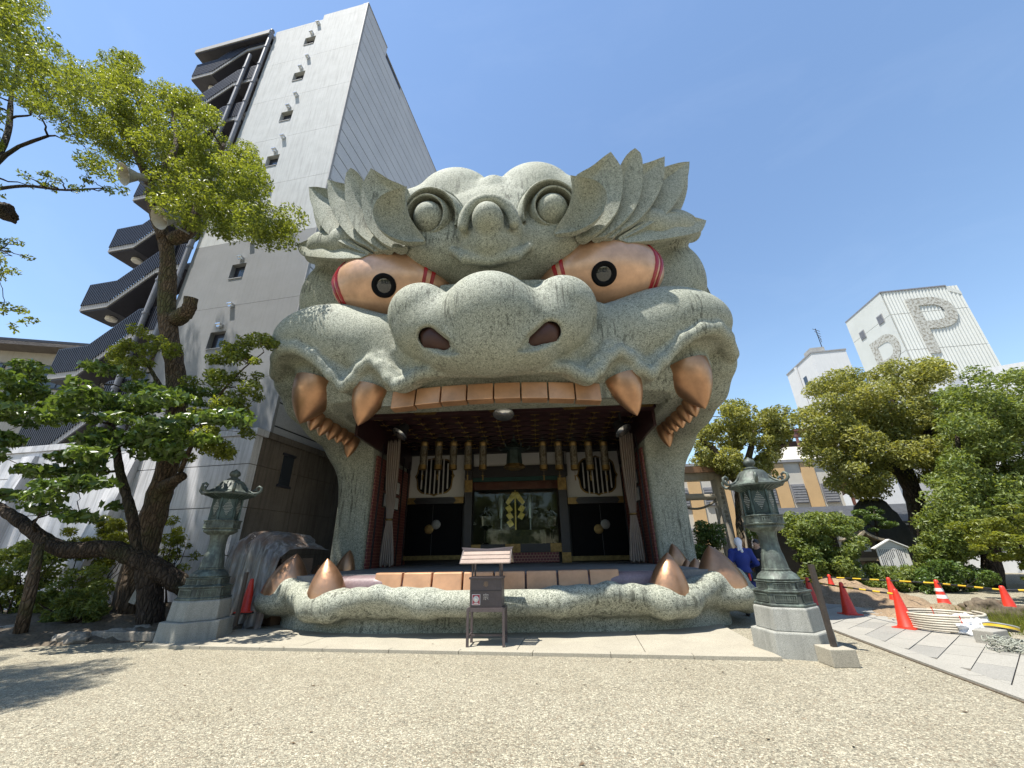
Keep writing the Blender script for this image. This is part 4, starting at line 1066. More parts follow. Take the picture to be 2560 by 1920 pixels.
bar((CP[3][0]-2.6, CP[3][1]-.4), CP[3], .62, .62, 'striped bar running left from the farthest small cone')
bar(CP[3], CP[4], .62, .62, 'striped bar between the farthest and the middle cone')
bar(CP[4], CP[5], .62, .62, 'striped bar from the middle cone to the white-banded cone')
bar(CP[5], CP[6], .62, .62, 'striped bar from the white-banded cone to the right cone')
bar(CP[6], (CP[6][0]+2.5, CP[6][1]-.9), .62, .6, 'striped bar leaving the frame from the right cone')

# ------------------------------------------------------------------ dug soil, pipe coil and builder's things
def vnoise(x, y, s, seed=0):
    rs = np.random.default_rng(seed); T = rs.random((64, 64)); x = np.asarray(x)*s; y = np.asarray(y)*s
    i, j = np.floor(x).astype(int), np.floor(y).astype(int); u, v = x-i, y-j; u = u*u*(3-2*u); v = v*v*(3-2*v)
    return T[i % 64, j % 64]*(1-u)*(1-v)+T[(i+1) % 64, j % 64]*u*(1-v)+T[i % 64, (j+1) % 64]*(1-u)*v+T[(i+1) % 64, (j+1) % 64]*u*v
def mound(name, label, cat, cx, cy, rx, ry, h, mat, n=70, seed=1, rot=0.0, rough=.5, kind=None):
    xs, ys = np.meshgrid(np.linspace(-1, 1, n), np.linspace(-1, 1, n), indexing='ij')
    r = np.sqrt(xs**2+ys**2)+.25*(vnoise(xs+3, ys+3, 3.0, seed)-.5)
    z = np.clip(1-r, 0, 1)**.75*h
    z = z*(1-rough+rough*2*vnoise(xs*rx+9, ys*ry+9, 1.6, seed+1))+np.where(r < 1, (vnoise(xs*rx+9, ys*ry+9, 6, seed+2)-.5)*.10*min(1, h*2.5)+(vnoise(xs*rx, ys*ry, 14, seed+3)-.5)*.05, 0)
    z = np.where(r < 1, np.maximum(z, 0.004), -.03)
    c, s = math.cos(rot), math.sin(rot); X = cx+xs*rx*c-ys*ry*s; Y = cy+xs*rx*s+ys*ry*c
    V = np.stack([X, Y, z], -1).reshape(-1, 3); I = np.arange(n*n).reshape(n, n)
    F = np.stack([I[:-1, :-1], I[1:, :-1], I[1:, 1:], I[:-1, 1:]], -1).reshape(-1, 4)
    o = link(name, mesh_from(name, V, F, mat, True)); return tag(o, label, cat, kind=kind)
mound('soil_heap', 'heap of dug brown soil behind the first cones', 'soil heap', 9.9, 5.6, 1.5, 2.6, .55, MAT['soil'], seed=3, rot=.3)
mound('soil_heap', 'low spread of dug brown soil beside the coil of pipe', 'soil heap', 9.9, 2.0, 1.5, 1.5, .20, MAT['soil'], seed=8)
b = MB(); pts = []; rs = .56
for k in range(7*36+1):
    a = 2*math.pi*k/36; pts.append((rs*math.cos(a)*(1+.01*math.sin(3*a+k*.02)), rs*math.sin(a), .02+.038*k/36))
t = thing('pipe_coil', 'coil of cream plastic pipe lying on the path edge', 'pipe coil', (*pZ(2372, 1578)[:2], .03))
b.tube(pts, .02, 8); b.build('pipe', m_generic('cream_pipe', (.50, .45, .36), .5, .1), t, True)
for a in (-1.9, 1.1):
    b = MB(); ca, sa = math.cos(a), math.sin(a); b.tube([(ca*(rs-.025), sa*(rs-.025), .0), (ca*(rs-.025), sa*(rs-.025), .31), (ca*(rs+.025), sa*(rs+.025), .31), (ca*(rs+.025), sa*(rs+.025), .0)], .006, 5); b.build('red_tie', MAT['cone'], t)
def lump(name, label, cat, loc, r, mat, seed, amp=.25, sc=2.2, sub=4):
    bm = bmesh.new(); bmesh.ops.create_icosphere(bm, subdivisions=sub, radius=1.0); rr = random.Random(seed)
    from mathutils import noise as mn
    for v in bm.verts:
        d = v.co.normalized(); k = 1+amp*mn.noise(d*sc+Vector((seed*3.1, 0, 0)))+amp*.45*mn.noise(d*sc*3+Vector((0, seed*2.3, 0)))
        v.co = Vector((d.x*r[0]*k, d.y*r[1]*k, max(d.z*r[2]*k, -r[2]*.35)))
    me = bpy.data.meshes.new(name); bm.to_mesh(me); bm.free(); me.materials.append(mat)
    me.polygons.foreach_set('use_smooth', np.ones(len(me.polygons), dtype=bool))
    o = link(name, me, None, loc); return tag(o, label, cat)
q = pZ(2437, 1590); lump('plastic_bag', 'crumpled white plastic bag beside the pipe coil', 'bag', (q[0], q[1], .1), (.30, .26, .22), m_generic('white_plastic_bag', (.74, .75, .77), .35, .1, 5, 30, .5, .03), 3, .4, 3)
t = thing('cable_drum', 'tilted yellow and grey ring drum at the right edge', 'drum', (*pZ(2516, 1600)[:2], .18)); t.rotation_euler = (R(-6), R(14), 0); t.scale = (.46, .46, .46)
b = MB(); b.lathe([(.42, -.06), (.44, -.05), (.44, .05), (.46, .06), (.46, .09), (.40, .09), (.40, -.06)], 40, caps=False); b.build('ring', m_generic('galvanised', (.5, .5, .5), .4, .2, metal=.4), t, True, 40)
b = MB(); b.lathe([(.442, -.045), (.446, .0), (.442, .045)], 40, caps=False); b.build('yellow_wrap', MAT['yellow'], t, True)
b = MB(); b.lathe([(.40, .02), (.2, .03), (.02, .03)], 40); b.build('inner_disc', m_generic('grey_disc', (.34, .36, .4), .4, .2), t, True)
q = pZ(2488, 1612); tag(MB().box((q[0], q[1], .11), (.42, .26, .20), rz=.4).build('curb_block', MAT['flag'], bevel=.015), 'grey precast block lying beside the white bag', 'block')
q = pZ(2500, 1560); lump('rubble_sack', 'dark lumpy sack of roots beside the right cone', 'sack', (q[0], q[1], .12), (.55, .4, .33), MAT['darksoil'], 9, .35, 3)
b = MB(); rr = random.Random(5)
for k in range(26):
    c = (rr.uniform(-.15, .15), rr.uniform(-.12, .12), rr.uniform(.03, .2)); R_ = rr.uniform(.08, .16); ax = rr.uniform(-.6, .6); ph = rr.uniform(0, 6)
    b.tube([(c[0]+R_*math.cos(a+ph), c[1]+R_*math.sin(a+ph)*math.cos(ax), max(.01, c[2]+R_*.4*math.sin(a+ph)*math.sin(ax)+.02*math.sin(5*a))) for a in np.linspace(0, 5.5, 16)], .006, 5)
q = pZ(2540, 1635); tag(b.build('rope_net', m_generic('pale_rope', (.32, .33, .27), .8), None, True, loc=(q[0], q[1], 0)), 'tangled pale rope net at the right edge', 'rope')
for (x0, y0, x1, y1, lab) in ((2265, 1518, 2330, 1521, 'straight pale stick lying on the dug soil'), (2358, 1517, 2398, 1552, 'pale stick pointing at the pipe coil')):
    a, c = pZ(x0, y0, .2), pZ(x1, y1, .15); tag(MB().tube([tuple(a), tuple(c)], .018, 6).build('wood_stick', m_generic('bare_wood', (.38, .28, .18), .8)), lab, 'stick')
# ------------------------------------------------------------------ tower behind the lion
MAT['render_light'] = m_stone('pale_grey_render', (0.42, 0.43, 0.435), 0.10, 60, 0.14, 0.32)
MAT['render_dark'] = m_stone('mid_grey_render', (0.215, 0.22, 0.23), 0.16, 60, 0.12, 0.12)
MAT['cladding'] = m_generic('grey_metal_cladding', (0.47, 0.47, 0.49), 0.5, 0.10, 0.5, 25, .06)
MAT['navy'] = m_generic('dark_navy_steel', (0.022, 0.022, 0.034), 0.45, 0.25)
MAT['slabgrey'] = m_generic('pale_slab_edge', (0.26, 0.26, 0.27), 0.7, .15)
MAT['pipe'] = m_generic('grey_pipe', (0.20, 0.20, 0.225), 0.45, .15)
MAT['glass_dark'] = m_glass('dark_window', (0.03, 0.035, 0.045), 0.08)
MAT['whitepaint'] = m_stone('white_painted_wall', (0.54, 0.545, 0.55), 0.06, 40, 0.06, 0.12)
MAT['concrete_blue'] = m_stone('weathered_pale_concrete', (0.58, 0.58, 0.61), 0.14, 40, 0.16, 0.55)
MAT['concrete_brown'] = m_stone('stained_brown_concrete', (0.15, 0.125, 0.105), 0.25, 40, 0.3, 0.65)
TA = R(-7.6); TC = np.array((-8.1, 4.0)); ur = np.array((-math.sin(TA), math.cos(TA))); ul = np.array((-math.cos(TA), -math.sin(TA)))
tow = thing('tower_block', 'tall pale grey tower with small windows and clad side wall behind the lion', 'building', (TC[0], TC[1], 0), TA)
# local frame: x to the right, y back along the clad wall; the left wall runs along -x at y = 0
TH = 32.5
def tb(lo, hi, nm, mat, parent=tow, bevel=0.0): return MB().b2(lo, hi).build(nm, mat, parent, bevel=bevel)
FZ = [7.2+3.45*k for k in range(8)]; LEFT = -6.2
zs_ = [5.0, 9.95, 13.4, 14.75, 17.1, 20.55, 24.0, 27.45, 30.9]
WZ = [9.45, 12.85, 16.25, 19.65, 23.05, 26.5, 29.95]; WX = -3.46
# wall panels leave real window reveals: columns left / middle / right of the window strip
edges = [4.0, 7.6, 11.05, 14.6, 17.95, 21.35, 24.8, 28.3, 31.8]
for k in range(len(edges)-1):
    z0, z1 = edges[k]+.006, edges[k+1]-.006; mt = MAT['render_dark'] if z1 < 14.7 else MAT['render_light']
    w = [q for q in WZ if z0 < q < z1]
    if w:
        q = w[0]; hw, hh = .36, .40
        b = MB(); b.b2((LEFT, 0, z0), (WX-hw, .3, z1)); b.b2((WX+hw, 0, z0), (-.02, .3, z1)); b.b2((WX-hw, 0, z0), (WX+hw, .3, q-hh)); b.b2((WX-hw, 0, q+hh), (WX+hw, .3, z1))
    else: b = MB(); b.b2((LEFT, 0, z0), (-.02, .3, z1))
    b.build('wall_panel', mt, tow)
tb((LEFT+.01, .26, 4.0), (-.04, .29, 31.79), 'joint_backing', MAT['render_dark'])
for q in WZ:
    wd = tb((WX-.36, .20, q-.40), (WX+.36, .24, q+.40), 'window', MAT['navy']); tb((WX-.12, .185, q-.33), (WX+.28, .199, q+.20), 'pane', MAT['glass_dark'], wd)
    tb((WX-.33, -.03, q-.40), (WX+.33, .1, q-.36), 'sill', MAT['slabgrey'], wd)
    for dx, dz in ((.05, .62), (.30, 1.55)):
        b = MB(); b.lathe([(.085, 0), (.10, .05), (.10, .15)], 12, (WX+dx, -.14, q+dz), rotm(x=-math.pi/2)); b.box((WX+dx, -.09, q+dz+.06), (.22, .2, .05)); b.build('vent_cowl', MAT['chrome'], tow)
tb((LEFT, 0, 31.8), (-2.95, .3, 32.0), 'parapet', MAT['render_light']); tb((-2.95, 0, 31.8), (0, .3, TH), 'parapet', MAT['render_light'])
tb((LEFT+.02, .3, 4), (-.3, 16, 31.7), 'core', MAT['render_dark'])
tb((-.3, .0, TH-.02), (.06, 2.4, TH+.05), 'coping', MAT['slabgrey']); tb((-.3, 2.4, 31.85), (.06, 17, 31.93), 'coping', MAT['slabgrey'])
# corner trim and cladding boards
tb((-.02, -.01, 4.0), (.035, .12, TH), 'corner_trim', MAT['slabgrey'])
z = 4.0; k = 0
while z < TH-.4:
    h = .86
    for (y0, y1) in ((.13, 4.5), (4.51, 10.2), (10.21, 17.0)):
        top = min(z+h-.055, TH if y1 < 3 else 31.85)
        if y0 < 1 and z+h > 31.9: tb((-.3, .13, z), (.03, 2.4, TH-.03), 'cladding_board', MAT['cladding'])
        elif top > z+.1: tb((-.3, y0, z), (.03, y1, top), 'cladding_board', MAT['cladding'])
    z += h
tb((-.28, .12, 4.0), (.012, 16.9, 31.8), 'cladding_backing', MAT['navy'])
for (y, z_) in ((8.6, 23.4), (9.9, 20.3)): tb((.03, y-.12, z_), (.2, y+.12, z_+.22), 'wall_lamp', MAT['blackrub'])
# drain pipes
for x, zt in ((LEFT-.14, 31.9), (-7.35, 29.7)):
    b = MB(); b.tube([(x, -.16, 4), (x, -.16, zt)], .11, 12); 
    for q in np.arange(6, zt, 1.72): b.lathe([(.135, -.04), (.135, .04)], 12, (x, -.16, q))
    b.build('drain_pipe', MAT['pipe'], tow, True, 40)
# open stair: landings, flights and barred railings
SL = -11.6
for k in range(8):
    z0 = 5.45+3.42*k
    if k == 7: pass
    fl = [(SL, z0), (SL+1.55, z0), (-8.0, z0+1.55), (-6.45, z0+1.55)]
    st = MB()
    for (xa, za), (xb, zb) in zip(fl[:-1], fl[1:]):
        st.hexa([(xa, -.02, za-.30), (xb, -.02, zb-.30), (xb, 1.35, zb-.30), (xa, 1.35, za-.30), (xa, -.02, za), (xb, -.02, zb), (xb, 1.35, zb), (xa, 1.35, za)])
    st.build('stair_flight', MAT['slabgrey'], tow)
    un = MB()
    for (xa, za), (xb, zb) in zip(fl[:-1], fl[1:]):
        un.hexa([(xa+.02, .03, za-.36), (xb, .03, zb-.36), (xb, 1.33, zb-.36), (xa+.02, 1.33, za-.36), (xa+.02, .03, za-.301), (xb, .03, zb-.301), (xb, 1.33, zb-.301), (xa+.02, 1.33, za-.301)])
    un.build('stair_soffit', MAT['navy'], tow)
    bk = MB()          # flight behind, rising back to the left
    for (xa, za), (xb, zb) in (((SL, z0+3.42), (SL+1.5, z0+3.42)), ((SL+1.5, z0+3.42), (-8.0, z0+1.6)), ((-8.0, z0+1.6), (-6.45, z0+1.6))):
        bk.hexa([(xa, 1.5, za-.3), (xb, 1.5, zb-.3), (xb, 2.8, zb-.3), (xa, 2.8, za-.3), (xa, 1.5, za), (xb, 1.5, zb), (xb, 2.8, zb), (xa, 2.8, za)])
    bk.build('stair_flight', MAT['navy'], tow)
    tb((SL+.05, 2.85, z0+.0), (-6.4, 2.95, z0+1.2), 'back_parapet', MAT['navy'])
    rl = MB(); x = SL+.04
    def zf(x):
        return z0 if x < SL+1.55 else (z0+1.55*(x-SL-1.55)/(-8.0-SL-1.55) if x < -8.0 else z0+1.55)
    while x < -6.45: rl.box((x, -.05, zf(x)+.52), (.05, .035, 1.16)); x += .105
    for i in range(13): rl.box((SL+.03, .02+i*.105, z0+.52), (.035, .05, 1.16))
    tag(rl.build('railing_bars', MAT['navy'], tow), kind='stuff')
    hr = MB()
    for (xa, za), (xb, zb) in zip(fl[:-1], fl[1:]): hr.hexa([(xa, -.06, za+1.08), (xb, -.06, zb+1.08), (xb, 0, zb+1.08), (xa, 0, za+1.08), (xa, -.06, za+1.13), (xb, -.06, zb+1.13), (xb, 0, zb+1.13), (xa, 0, za+1.13)])
    hr.build('handrail', MAT['navy'], tow)
    b = MB(); b.lathe([(.22, 0), (.22, -.10), (.18, -.14), (.02, -.15)], 20, (SL+.9, .7, z0-.36)); b.build('ceiling_lamp', MAT['plaster'], tow, True, 40)
tb((SL-.15, -.35, 31.3), (-6.3, 3.0, 31.65), 'stair_roof', MAT['slabgrey']); tb((SL-.1, -.3, 31.2), (-6.35, 2.95, 31.299), 'stair_roof_soffit', MAT['navy'])
tb((-6.42, .3, 4), (-6.22, 2.95, 31.2), 'stair_wall', MAT['navy'])

# ------------------------------------------------------------------ low wall at the tower's foot
an = thing('retaining_wall', 'weathered pale concrete wall with brown stained end under the tower', 'wall', (TC[0]+.12, TC[1]-.75, 0), TA)
AH = 5.35
for k, (z0, z1) in enumerate(((0, 1.55), (1.55, 2.9), (2.9, 4.2), (4.2, AH-.22))):
    for j, (x0, x1) in enumerate(((-14.0, -8.2), (-8.2, -4.1), (-4.1, -.0))):
        MB().b2((x0+.01, 0, z0+.012), (x1-.01, .3, z1-.012)).build('wall_panel', MAT['concrete_blue'], an)
    for (y0, y1) in ((0.301, 2.2), (2.2, 4.4), (4.4, 8.0)):
        MB().b2((-.28, y0+.008, z0+.008), (.0, y1-.008, z1-.008)).build('end_panel', MAT['concrete_brown'], an)
MB().b2((-14, .28, 0), (-.285, .5, AH-.3)).build('joint_backing', MAT['render_dark'], an); MB().b2((-.30, .02, 0), (-.03, 8, AH-.3)).build('joint_backing', MAT['darksoil'], an)
MB().b2((-14.1, -.06, AH-.22), (.06, .45, AH)).build('coping', MAT['concrete_blue'], an, bevel=.01); MB().b2((-.4, .451, AH-.22), (.06, 8, AH)).build('coping', MAT['concrete_brown'], an, bevel=.01)
for x in (-4.6, -9.2):
    MB().hexa([(x-.3, -.75, 0), (x+.3, -.75, 0), (x+.3, 0, 0), (x-.3, 0, 0), (x-.3, -.12, AH-.4), (x+.3, -.12, AH-.4), (x+.3, 0, AH-.4), (x-.3, 0, AH-.4)]).build('buttress', MAT['concrete_blue'], an)
MB().b2((0, 1.35, 3.75), (.03, 1.85, 4.75)).build('slot_window', MAT['glass_dark'], an); MB().b2((0, 1.28, 4.75), (.05, 1.92, 4.83)).build('slot_frame', MAT['navy'], an); MB().b2((0, 1.28, 3.67), (.05, 1.92, 3.75)).build('slot_frame', MAT['navy'], an)

# sheeted stack between lantern and lion
def m_sheet():
    t = NT('clear_plastic_sheet'); v = t.co(); n = t.noise(v, 5.5, 5, .7, .8); m = t.noise(v, 1.3, 3, .6)
    st = t.noise(t.co((7, 7, .5)), 1.6, 4, .6); c = t.mix(t.ramp(st, [(.45, 0), (.7, 1)]), (.10, .095, .09), (.30, .30, .31)); c = t.mix(t.ramp(m, [(.45, 0), (.6, .75)]), c, (.15, .095, .065))  # pale streaks put the highlights of the folds into the grey
    t.bump(t.mix(.4, st, n), .7, .05); return t.fin(c, .28, 0, .6)
G = []; A = np.array((-7.05, 2.55)); 
prof = [(0.0, .0, .0), (.02, .0, .9), (.04, .02, 1.55), (.10, .15, 1.9), (.2, .5, 1.98), (.3, 1.2, 1.9)]
n = 60
for (o, back, z) in [(-.10, 0, 0), (-.06, 0, .35), (-.02, 0, .7), (.0, 0, 1.05), (.0, .02, 1.4), (.03, .05, 1.7), (.10, .16, 1.88), (.14, .5, 1.92), (.14, 1.2, 1.86)]:
    row = []
    for i in range(n+1):
        s = i/n; wv = .05*math.sin(s*44+.5*z)*(1.1-z*.3)+.045*math.sin(s*19+2)+.03*math.sin(s*71+z*2)*(z < 1.8)
        zz_ = z*(1-.10*math.cos(s*6)+(.12 if s < .28 else 0)-.06*max(0, s-.5))
        row.append((s*2.35+o*0, back+wv+o, zz_))
    G.append(row)
G2 = [[(x-.0, y, z) for x, y, z in r] for r in G]
sh = thing('covered_stack', 'stack of boards under a wrinkled clear plastic sheet beside the lion', 'covered stack', (-7.25, 2.2, 0), R(-28))
b = MB(); b.grid(G2); b.build('plastic_sheet', m_sheet(), sh, True)
MB().b2((.15, .28, 0), (2.15, 1.1, 1.45)).build('board_pile', m_generic('stacked_boards', (.13, .08, .05), .8), sh)

# ------------------------------------------------------------------ houses far left
hl = thing('old_house', 'two storey house with grey tiled roof at the far left', 'house', (-27.5, 9.5, 4.0), R(16))
q = lambda lo, hi, nm, mat, par=hl: MB().b2(lo, hi).build(nm, mat, par)
q((-8, 0, -4.9), (8, 6, 8.6), 'wall', m_stone('grey_cream_wall', (.36, .34, .31), .1, 40, .1, .3))
b = MB(); b.hexa([(-8.6, -1.0, 8.35), (8.6, -1.0, 8.35), (8.6, 3.2, 8.35), (-8.6, 3.2, 8.35), (-8.6, -1.0, 8.55), (8.6, -1.0, 8.55), (8.6, 3.2, 10.6), (-8.6, 3.2, 10.6)]); rf = b.build('roof', m_generic('grey_tiles', (.10, .085, .08), .7, .3, 3, 12, .4, .05), hl)
for k in range(9): q((-8.61, -1.0+.45*k, 8.57+.22*k), (8.61, -.96+.45*k, 8.62+.22*k), 'tile_course', MAT['navy'], rf)
for x in (-5, -1.5, 2.2, 5.8):
    w = q((x-1.0, -.06, 6.2), (x+1.0, .02, 7.6), 'window', MAT['navy']); q((x-.92, -.08, 6.28), (x-.04, -.061, 7.52), 'pane', MAT['glass_dark'], w); q((x+.04, -.08, 6.28), (x+.92, -.061, 7.52), 'pane', MAT['glass_dark'], w)
b = MB(); b.tube([(4.4, 1, 9.4), (4.4, 1, 12.2)], .03, 6)
for k in range(5): b.tube([(4.1+k*.15, .4, 11.7), (4.1+k*.15, 1.6, 11.7)], .012, 5)
b.tube([(4.0, 1, 11.7), (4.9, 1, 11.7)], .015, 5); b.build('antenna', MAT['pipe'], hl)

# ------------------------------------------------------------------ buildings on the right
def tagp(o, l, c): return tag(o, l, c)
def m_corr():
    t = NT('white_corrugated_sheet'); c = t.n('TexCoord'); sp = t.n('SeparateXYZ'); t.l(c.outputs['Object'], sp.inputs[0])
    b = t.noise(t.co(), .5, 4, .6); col = t.mix(t.ramp(b, [(.35, 0), (.7, .5)]), (.50, .51, .485), (.42, .43, .40))
    return t.fin(col, .55)
MAT['corr'] = m_corr()
pa, pb = np.array((46.0, 36.4)), np.array((54.4, 35.5)); pc = np.array((46.9, 43.6))
pang = math.atan2(*(pb-pa)[::-1]); Wd = np.linalg.norm(pb-pa); Dp = 7.3
pk = thing('parking_tower', 'white corrugated parking tower with a large worn letter P', 'building', (pa[0], pa[1], 0), pang)
PH = 31.2
b = MB()
nr = 46
ribs = [(i*Wd/nr, (0.0 if i % 2 else -.09)) for i in range(nr+1)]
G = [[(x, y, z) for x, y in ribs] for z in (0, 26.0)]; 
for (z0, z1) in ((0, 7.9), (7.95, 12.9), (12.95, 17.9), (17.95, 22.9), (22.95, 27.9), (27.95, PH)):
    q_ = MB(); q_.grid([[(x, y, z) for x, y in ribs] for z in (z0, z1)]); q_.build('corrugated_sheet', MAT['corr'], pk)
    q_ = MB(); q_.b2((-.06, .0, z0), (0.0, Dp, z1)); q_.build('side_sheet', MAT['corr'], pk)
MB().b2((.02, .06, 0), (Wd-.02, Dp, PH-.05)).build('core', MAT['corr'], pk)
MB().b2((-.1, -.14, PH), (Wd-1.2, Dp, PH+.16)).build('roof_edge', MAT['pipe'], pk)
MB().hexa([(Wd-1.2, -.1, PH-.7), (Wd+.05, -.1, PH-1.4), (Wd+.05, Dp, PH-1.4), (Wd-1.2, Dp, PH-.7), (Wd-1.2, -.1, PH+.1), (Wd+.05, -.1, PH-.9), (Wd+.05, Dp, PH-.9), (Wd-1.2, Dp, PH+.1)]).build('roof_edge', MAT['corr'], pk)
def m_worn():
    t = NT('worn_brown_lettering'); n = t.noise(t.co((2.2, 2.2, .5)), 1.6, 5, .7); f = t.noise(t.co((9, 9, .6)), 1.5, 3, .6)
    c = t.mix(t.ramp(n, [(.44, 0), (.52, 1)]), (.17, .15, .115), (.40, .40, .37)); c = t.mix(t.ramp(f, [(.50, 0), (.60, .6)]), c, (.42, .42, .385)); return t.fin(c, .7)
MAT['worn'] = m_worn()
glyph('P', 11.0, MAT['worn'], pk, (4.2, -.16, 25.6), (math.pi/2, 0, 0), 'letter_p', .01)
glyph('P', 10.0, MAT['worn'], pk, (-.09, 2.9, 22.4), (math.pi/2, 0, -math.pi/2), 'letter_p', .01)
for (y, z_) in ((1.5, 28.2), (5.2, 28.0)):
    w = MB().b2((-.12, y-.5, z_-.6), (-.05, y+.5, z_+.6)).build('window', MAT['slabgrey'], pk)
    for k in range(6): MB().b2((-.15, y-.42, z_-.5+k*.18), (-.121, y+.42, z_-.42+k*.18), ).build('louvre', MAT['pipe'], w)
wb = thing('white_block', 'plain white block with rooftop tank left of the parking tower', 'building', (31.2, 31.4, 0), R(-8))
q = lambda lo, hi, nm, mat, par=wb: MB().b2(lo, hi).build(nm, mat, par)
q((0, 0, 0), (3.3, 6, 20.7), 'wall', MAT['whitepaint']); q((3.3, .4, 0), (15, 6, 16.5), 'wing', MAT['whitepaint'])
q((-.06, -.06, 20.7), (3.36, 6.06, 20.85), 'parapet', MAT['slabgrey'])
q((.9, 1.5, 20.85), (2.3, 3, 22.0), 'roof_tank', m_generic('tank', (.35, .34, .32), .6))
for k in range(8): q((3.4+k*1.1, .5, 16.5), (3.46+k*1.1, .56, 17.9), 'roof_rail_post', MAT['navy'])
for z_ in (17.1, 17.85): q((3.4, .5, z_), (11.5, .55, z_+.06), 'roof_rail', MAT['navy'])
for y in (2.2,):
    for z_ in (18.3, 14.4, 10.2): w = q((-.03, y, z_-.7), (.02, y+.7, z_+.7), 'window', MAT['glass_dark'])
q((-.25, 3.4, 4), (-.05, 3.6, 20.6), 'drain_pipe', MAT['whitepaint'])
b = MB(); b.tube([(2.4, 2, 20.8), (2.4, 2, 24.6)], .04, 6)
for k in range(5): b.tube([(1.9+.1*k, 1.6, 24.4-.35*k), (3.0-.05*k, 2.4, 24.4-.35*k)], .03, 5)
b.build('antenna', MAT['navy'], wb)
for (x, z_) in ((5.0, 14.6), (7.4, 14.6), (9.8, 14.6)):
    w = q((x, .34, z_-.7), (x+1.2, .42, z_+.7), 'window', MAT['navy']); q((x+.06, .32, z_-.62), (x+1.14, .339, z_+.62), 'pane', MAT['glass_dark'], w)
# brown steel stair beside it
bs = thing('brown_stair', 'brown steel outdoor stair tower in front of the white block', 'stair tower', (22.6, 24.6, 0), R(-6))
MAT['rust'] = m_generic('red_brown_steel', (.16, .062, .042), .55, .2)
for (x, y) in ((0, 0), (2.6, 0), (0, 2.2), (2.6, 2.2)): MB().box((x, y, 5.2), (.16, .16, 10.4)).build('column', MAT['rust'], bs)
for k in range(4):
    z0 = .4+2.5*k
    MB().box((1.3, 1.1, z0), (2.75, 2.35, .18)).build('deck', MAT['rust'], bs)
    MB().box((1.3, 0, z0+.62), (2.6, .05, 1.05)).build('side_panel', MAT['rust'], bs); MB().box((0, 1.1, z0+.62), (.05, 2.1, 1.05)).build('side_panel', MAT['rust'], bs)
    b = MB(); b.tube([(.1, -.06, z0+1.2), (2.5, -.06, z0+2.5)], .06, 6); b.build('flight', MAT['rust'], bs)
MB().box((1.3, 1.1, 10.4), (2.9, 2.5, .2)).build('roof', MAT['rust'], bs); MB().box((1.3, 2.25, 5), (2.6, .1, 10)).build('back_panel', m_generic('dark_brown_panel', (.07, .045, .04), .6), bs)
# tan house behind the torii
th = thing('tan_house', 'low tan and cream building with louvred shutters behind the torii', 'house', (8.0, 24.5, 0), R(-4))
q = lambda lo, hi, nm, mat, par=th: MB().b2(lo, hi).build(nm, mat, par)
MAT['tan'] = m_stone('tan_render', (.52, .35, .18), .08, 40, .1); MAT['cream'] = m_stone('cream_render', (.50, .47, .41), .08, 40, .1)
q((-4, .2, 0), (16, 6, 7.6), 'core', MAT['cream']); q((-4.1, 0, 7.6), (16.1, 6, 7.8), 'roof_edge', MAT['slabgrey'])
for k in range(9):
    x = -3.6+k*2.15; q((x, .1, 0), (x+.95, .199, 7.5), 'tan_panel', MAT['tan'])
for k in range(9):
    x = -2.5+k*2.15
    for z_ in (2.2, 5.2):
        w = q((x, .08, z_-.7), (x+.95, .199, z_+.7), 'shutter', m_shut if False else MAT['pipe'])
        for j in range(7): q((x+.04, .04, z_-.62+j*.19), (x+.91, .079, z_-.50+j*.19), 'slat', MAT['slabgrey'], w)
MB().hexa([(12.0, .0, 7.79), (16, .0, 7.79), (16, 5, 7.79), (12, 5, 7.79), (12.6, 1, 9.0), (15.5, 1, 9.0), (15.5, 4, 9.0), (12.6, 4, 9.0)]).build('dormer', MAT['cream'], th)
# white flats lower right
wf = thing('white_flats', 'white apartment building with dark windows behind the trees at right', 'building', (24.8, 17.0, 0), R(-30))
q = lambda lo, hi, nm, mat, par=wf: MB().b2(lo, hi).build(nm, mat, par)
q((0, 0, 0), (13, 8, 8.6), 'wall', MAT['whitepaint']); q((-.1, -.1, 8.6), (13.1, 8, 8.85), 'parapet', MAT['slabgrey']); q((3.5, 1.2, 8.85), (9.0, 6, 11.6), 'penthouse', MAT['whitepaint'])
for k in range(4):
    for z_ in (1.8, 4.5, 7.2):
        x = .7+k*3.1; w = q((x, -.05, z_-.75), (x+1.9, .03, z_+.75), 'window', MAT['navy'])
        for j in range(2): q((x+.06+j*.93, -.07, z_-.69), (x+.9+j*.93, -.051, z_+.69), 'pane', MAT['glass_dark'], w)
        q((x-.1, -.12, z_-.85), (x+2.0, -.0, z_-.76), 'sill', MAT['slabgrey'], w)
ob_ = thing('brick_house', 'small orange brown house at the far right edge', 'house', (72, 45, 0), R(-20))
MB().b2((0, 0, 0), (9, 8, 22), ).build('wall', MAT['tan'], ob_); MB().b2((3, -.4, 22), (9.4, 8, 25.5)).build('upper_storey', m_stone('brown_brick', (.28, .16, .09), .2, 30), ob_)
# low dark sheds behind the garden
sd = thing('garden_shed', 'low dark roofed shed behind the stone pillar', 'shed', (14.0, 16.2, 0), R(-10))
MB().b2((0, 0, 0), (8.5, 3, 2.5)).build('wall', m_generic('dark_timber', (.03, .026, .022), .7), sd)
b = MB(); b.hexa([(-.6, -.9, 2.5), (9.1, -.9, 2.5), (9.1, 3.5, 2.5), (-.6, 3.5, 2.5), (-.6, -.9, 2.62), (9.1, -.9, 2.62), (9.1, 2.0, 3.7), (-.6, 2.0, 3.7)]); b.build('roof', m_generic('dark_tiles', (.05, .052, .056), .5, .3, 3, 14, .4, .04), sd)
MB().b2((.2, -.95, 2.42), (8.3, -.9, 2.5)).build('fascia', MAT['plaster'], sd)
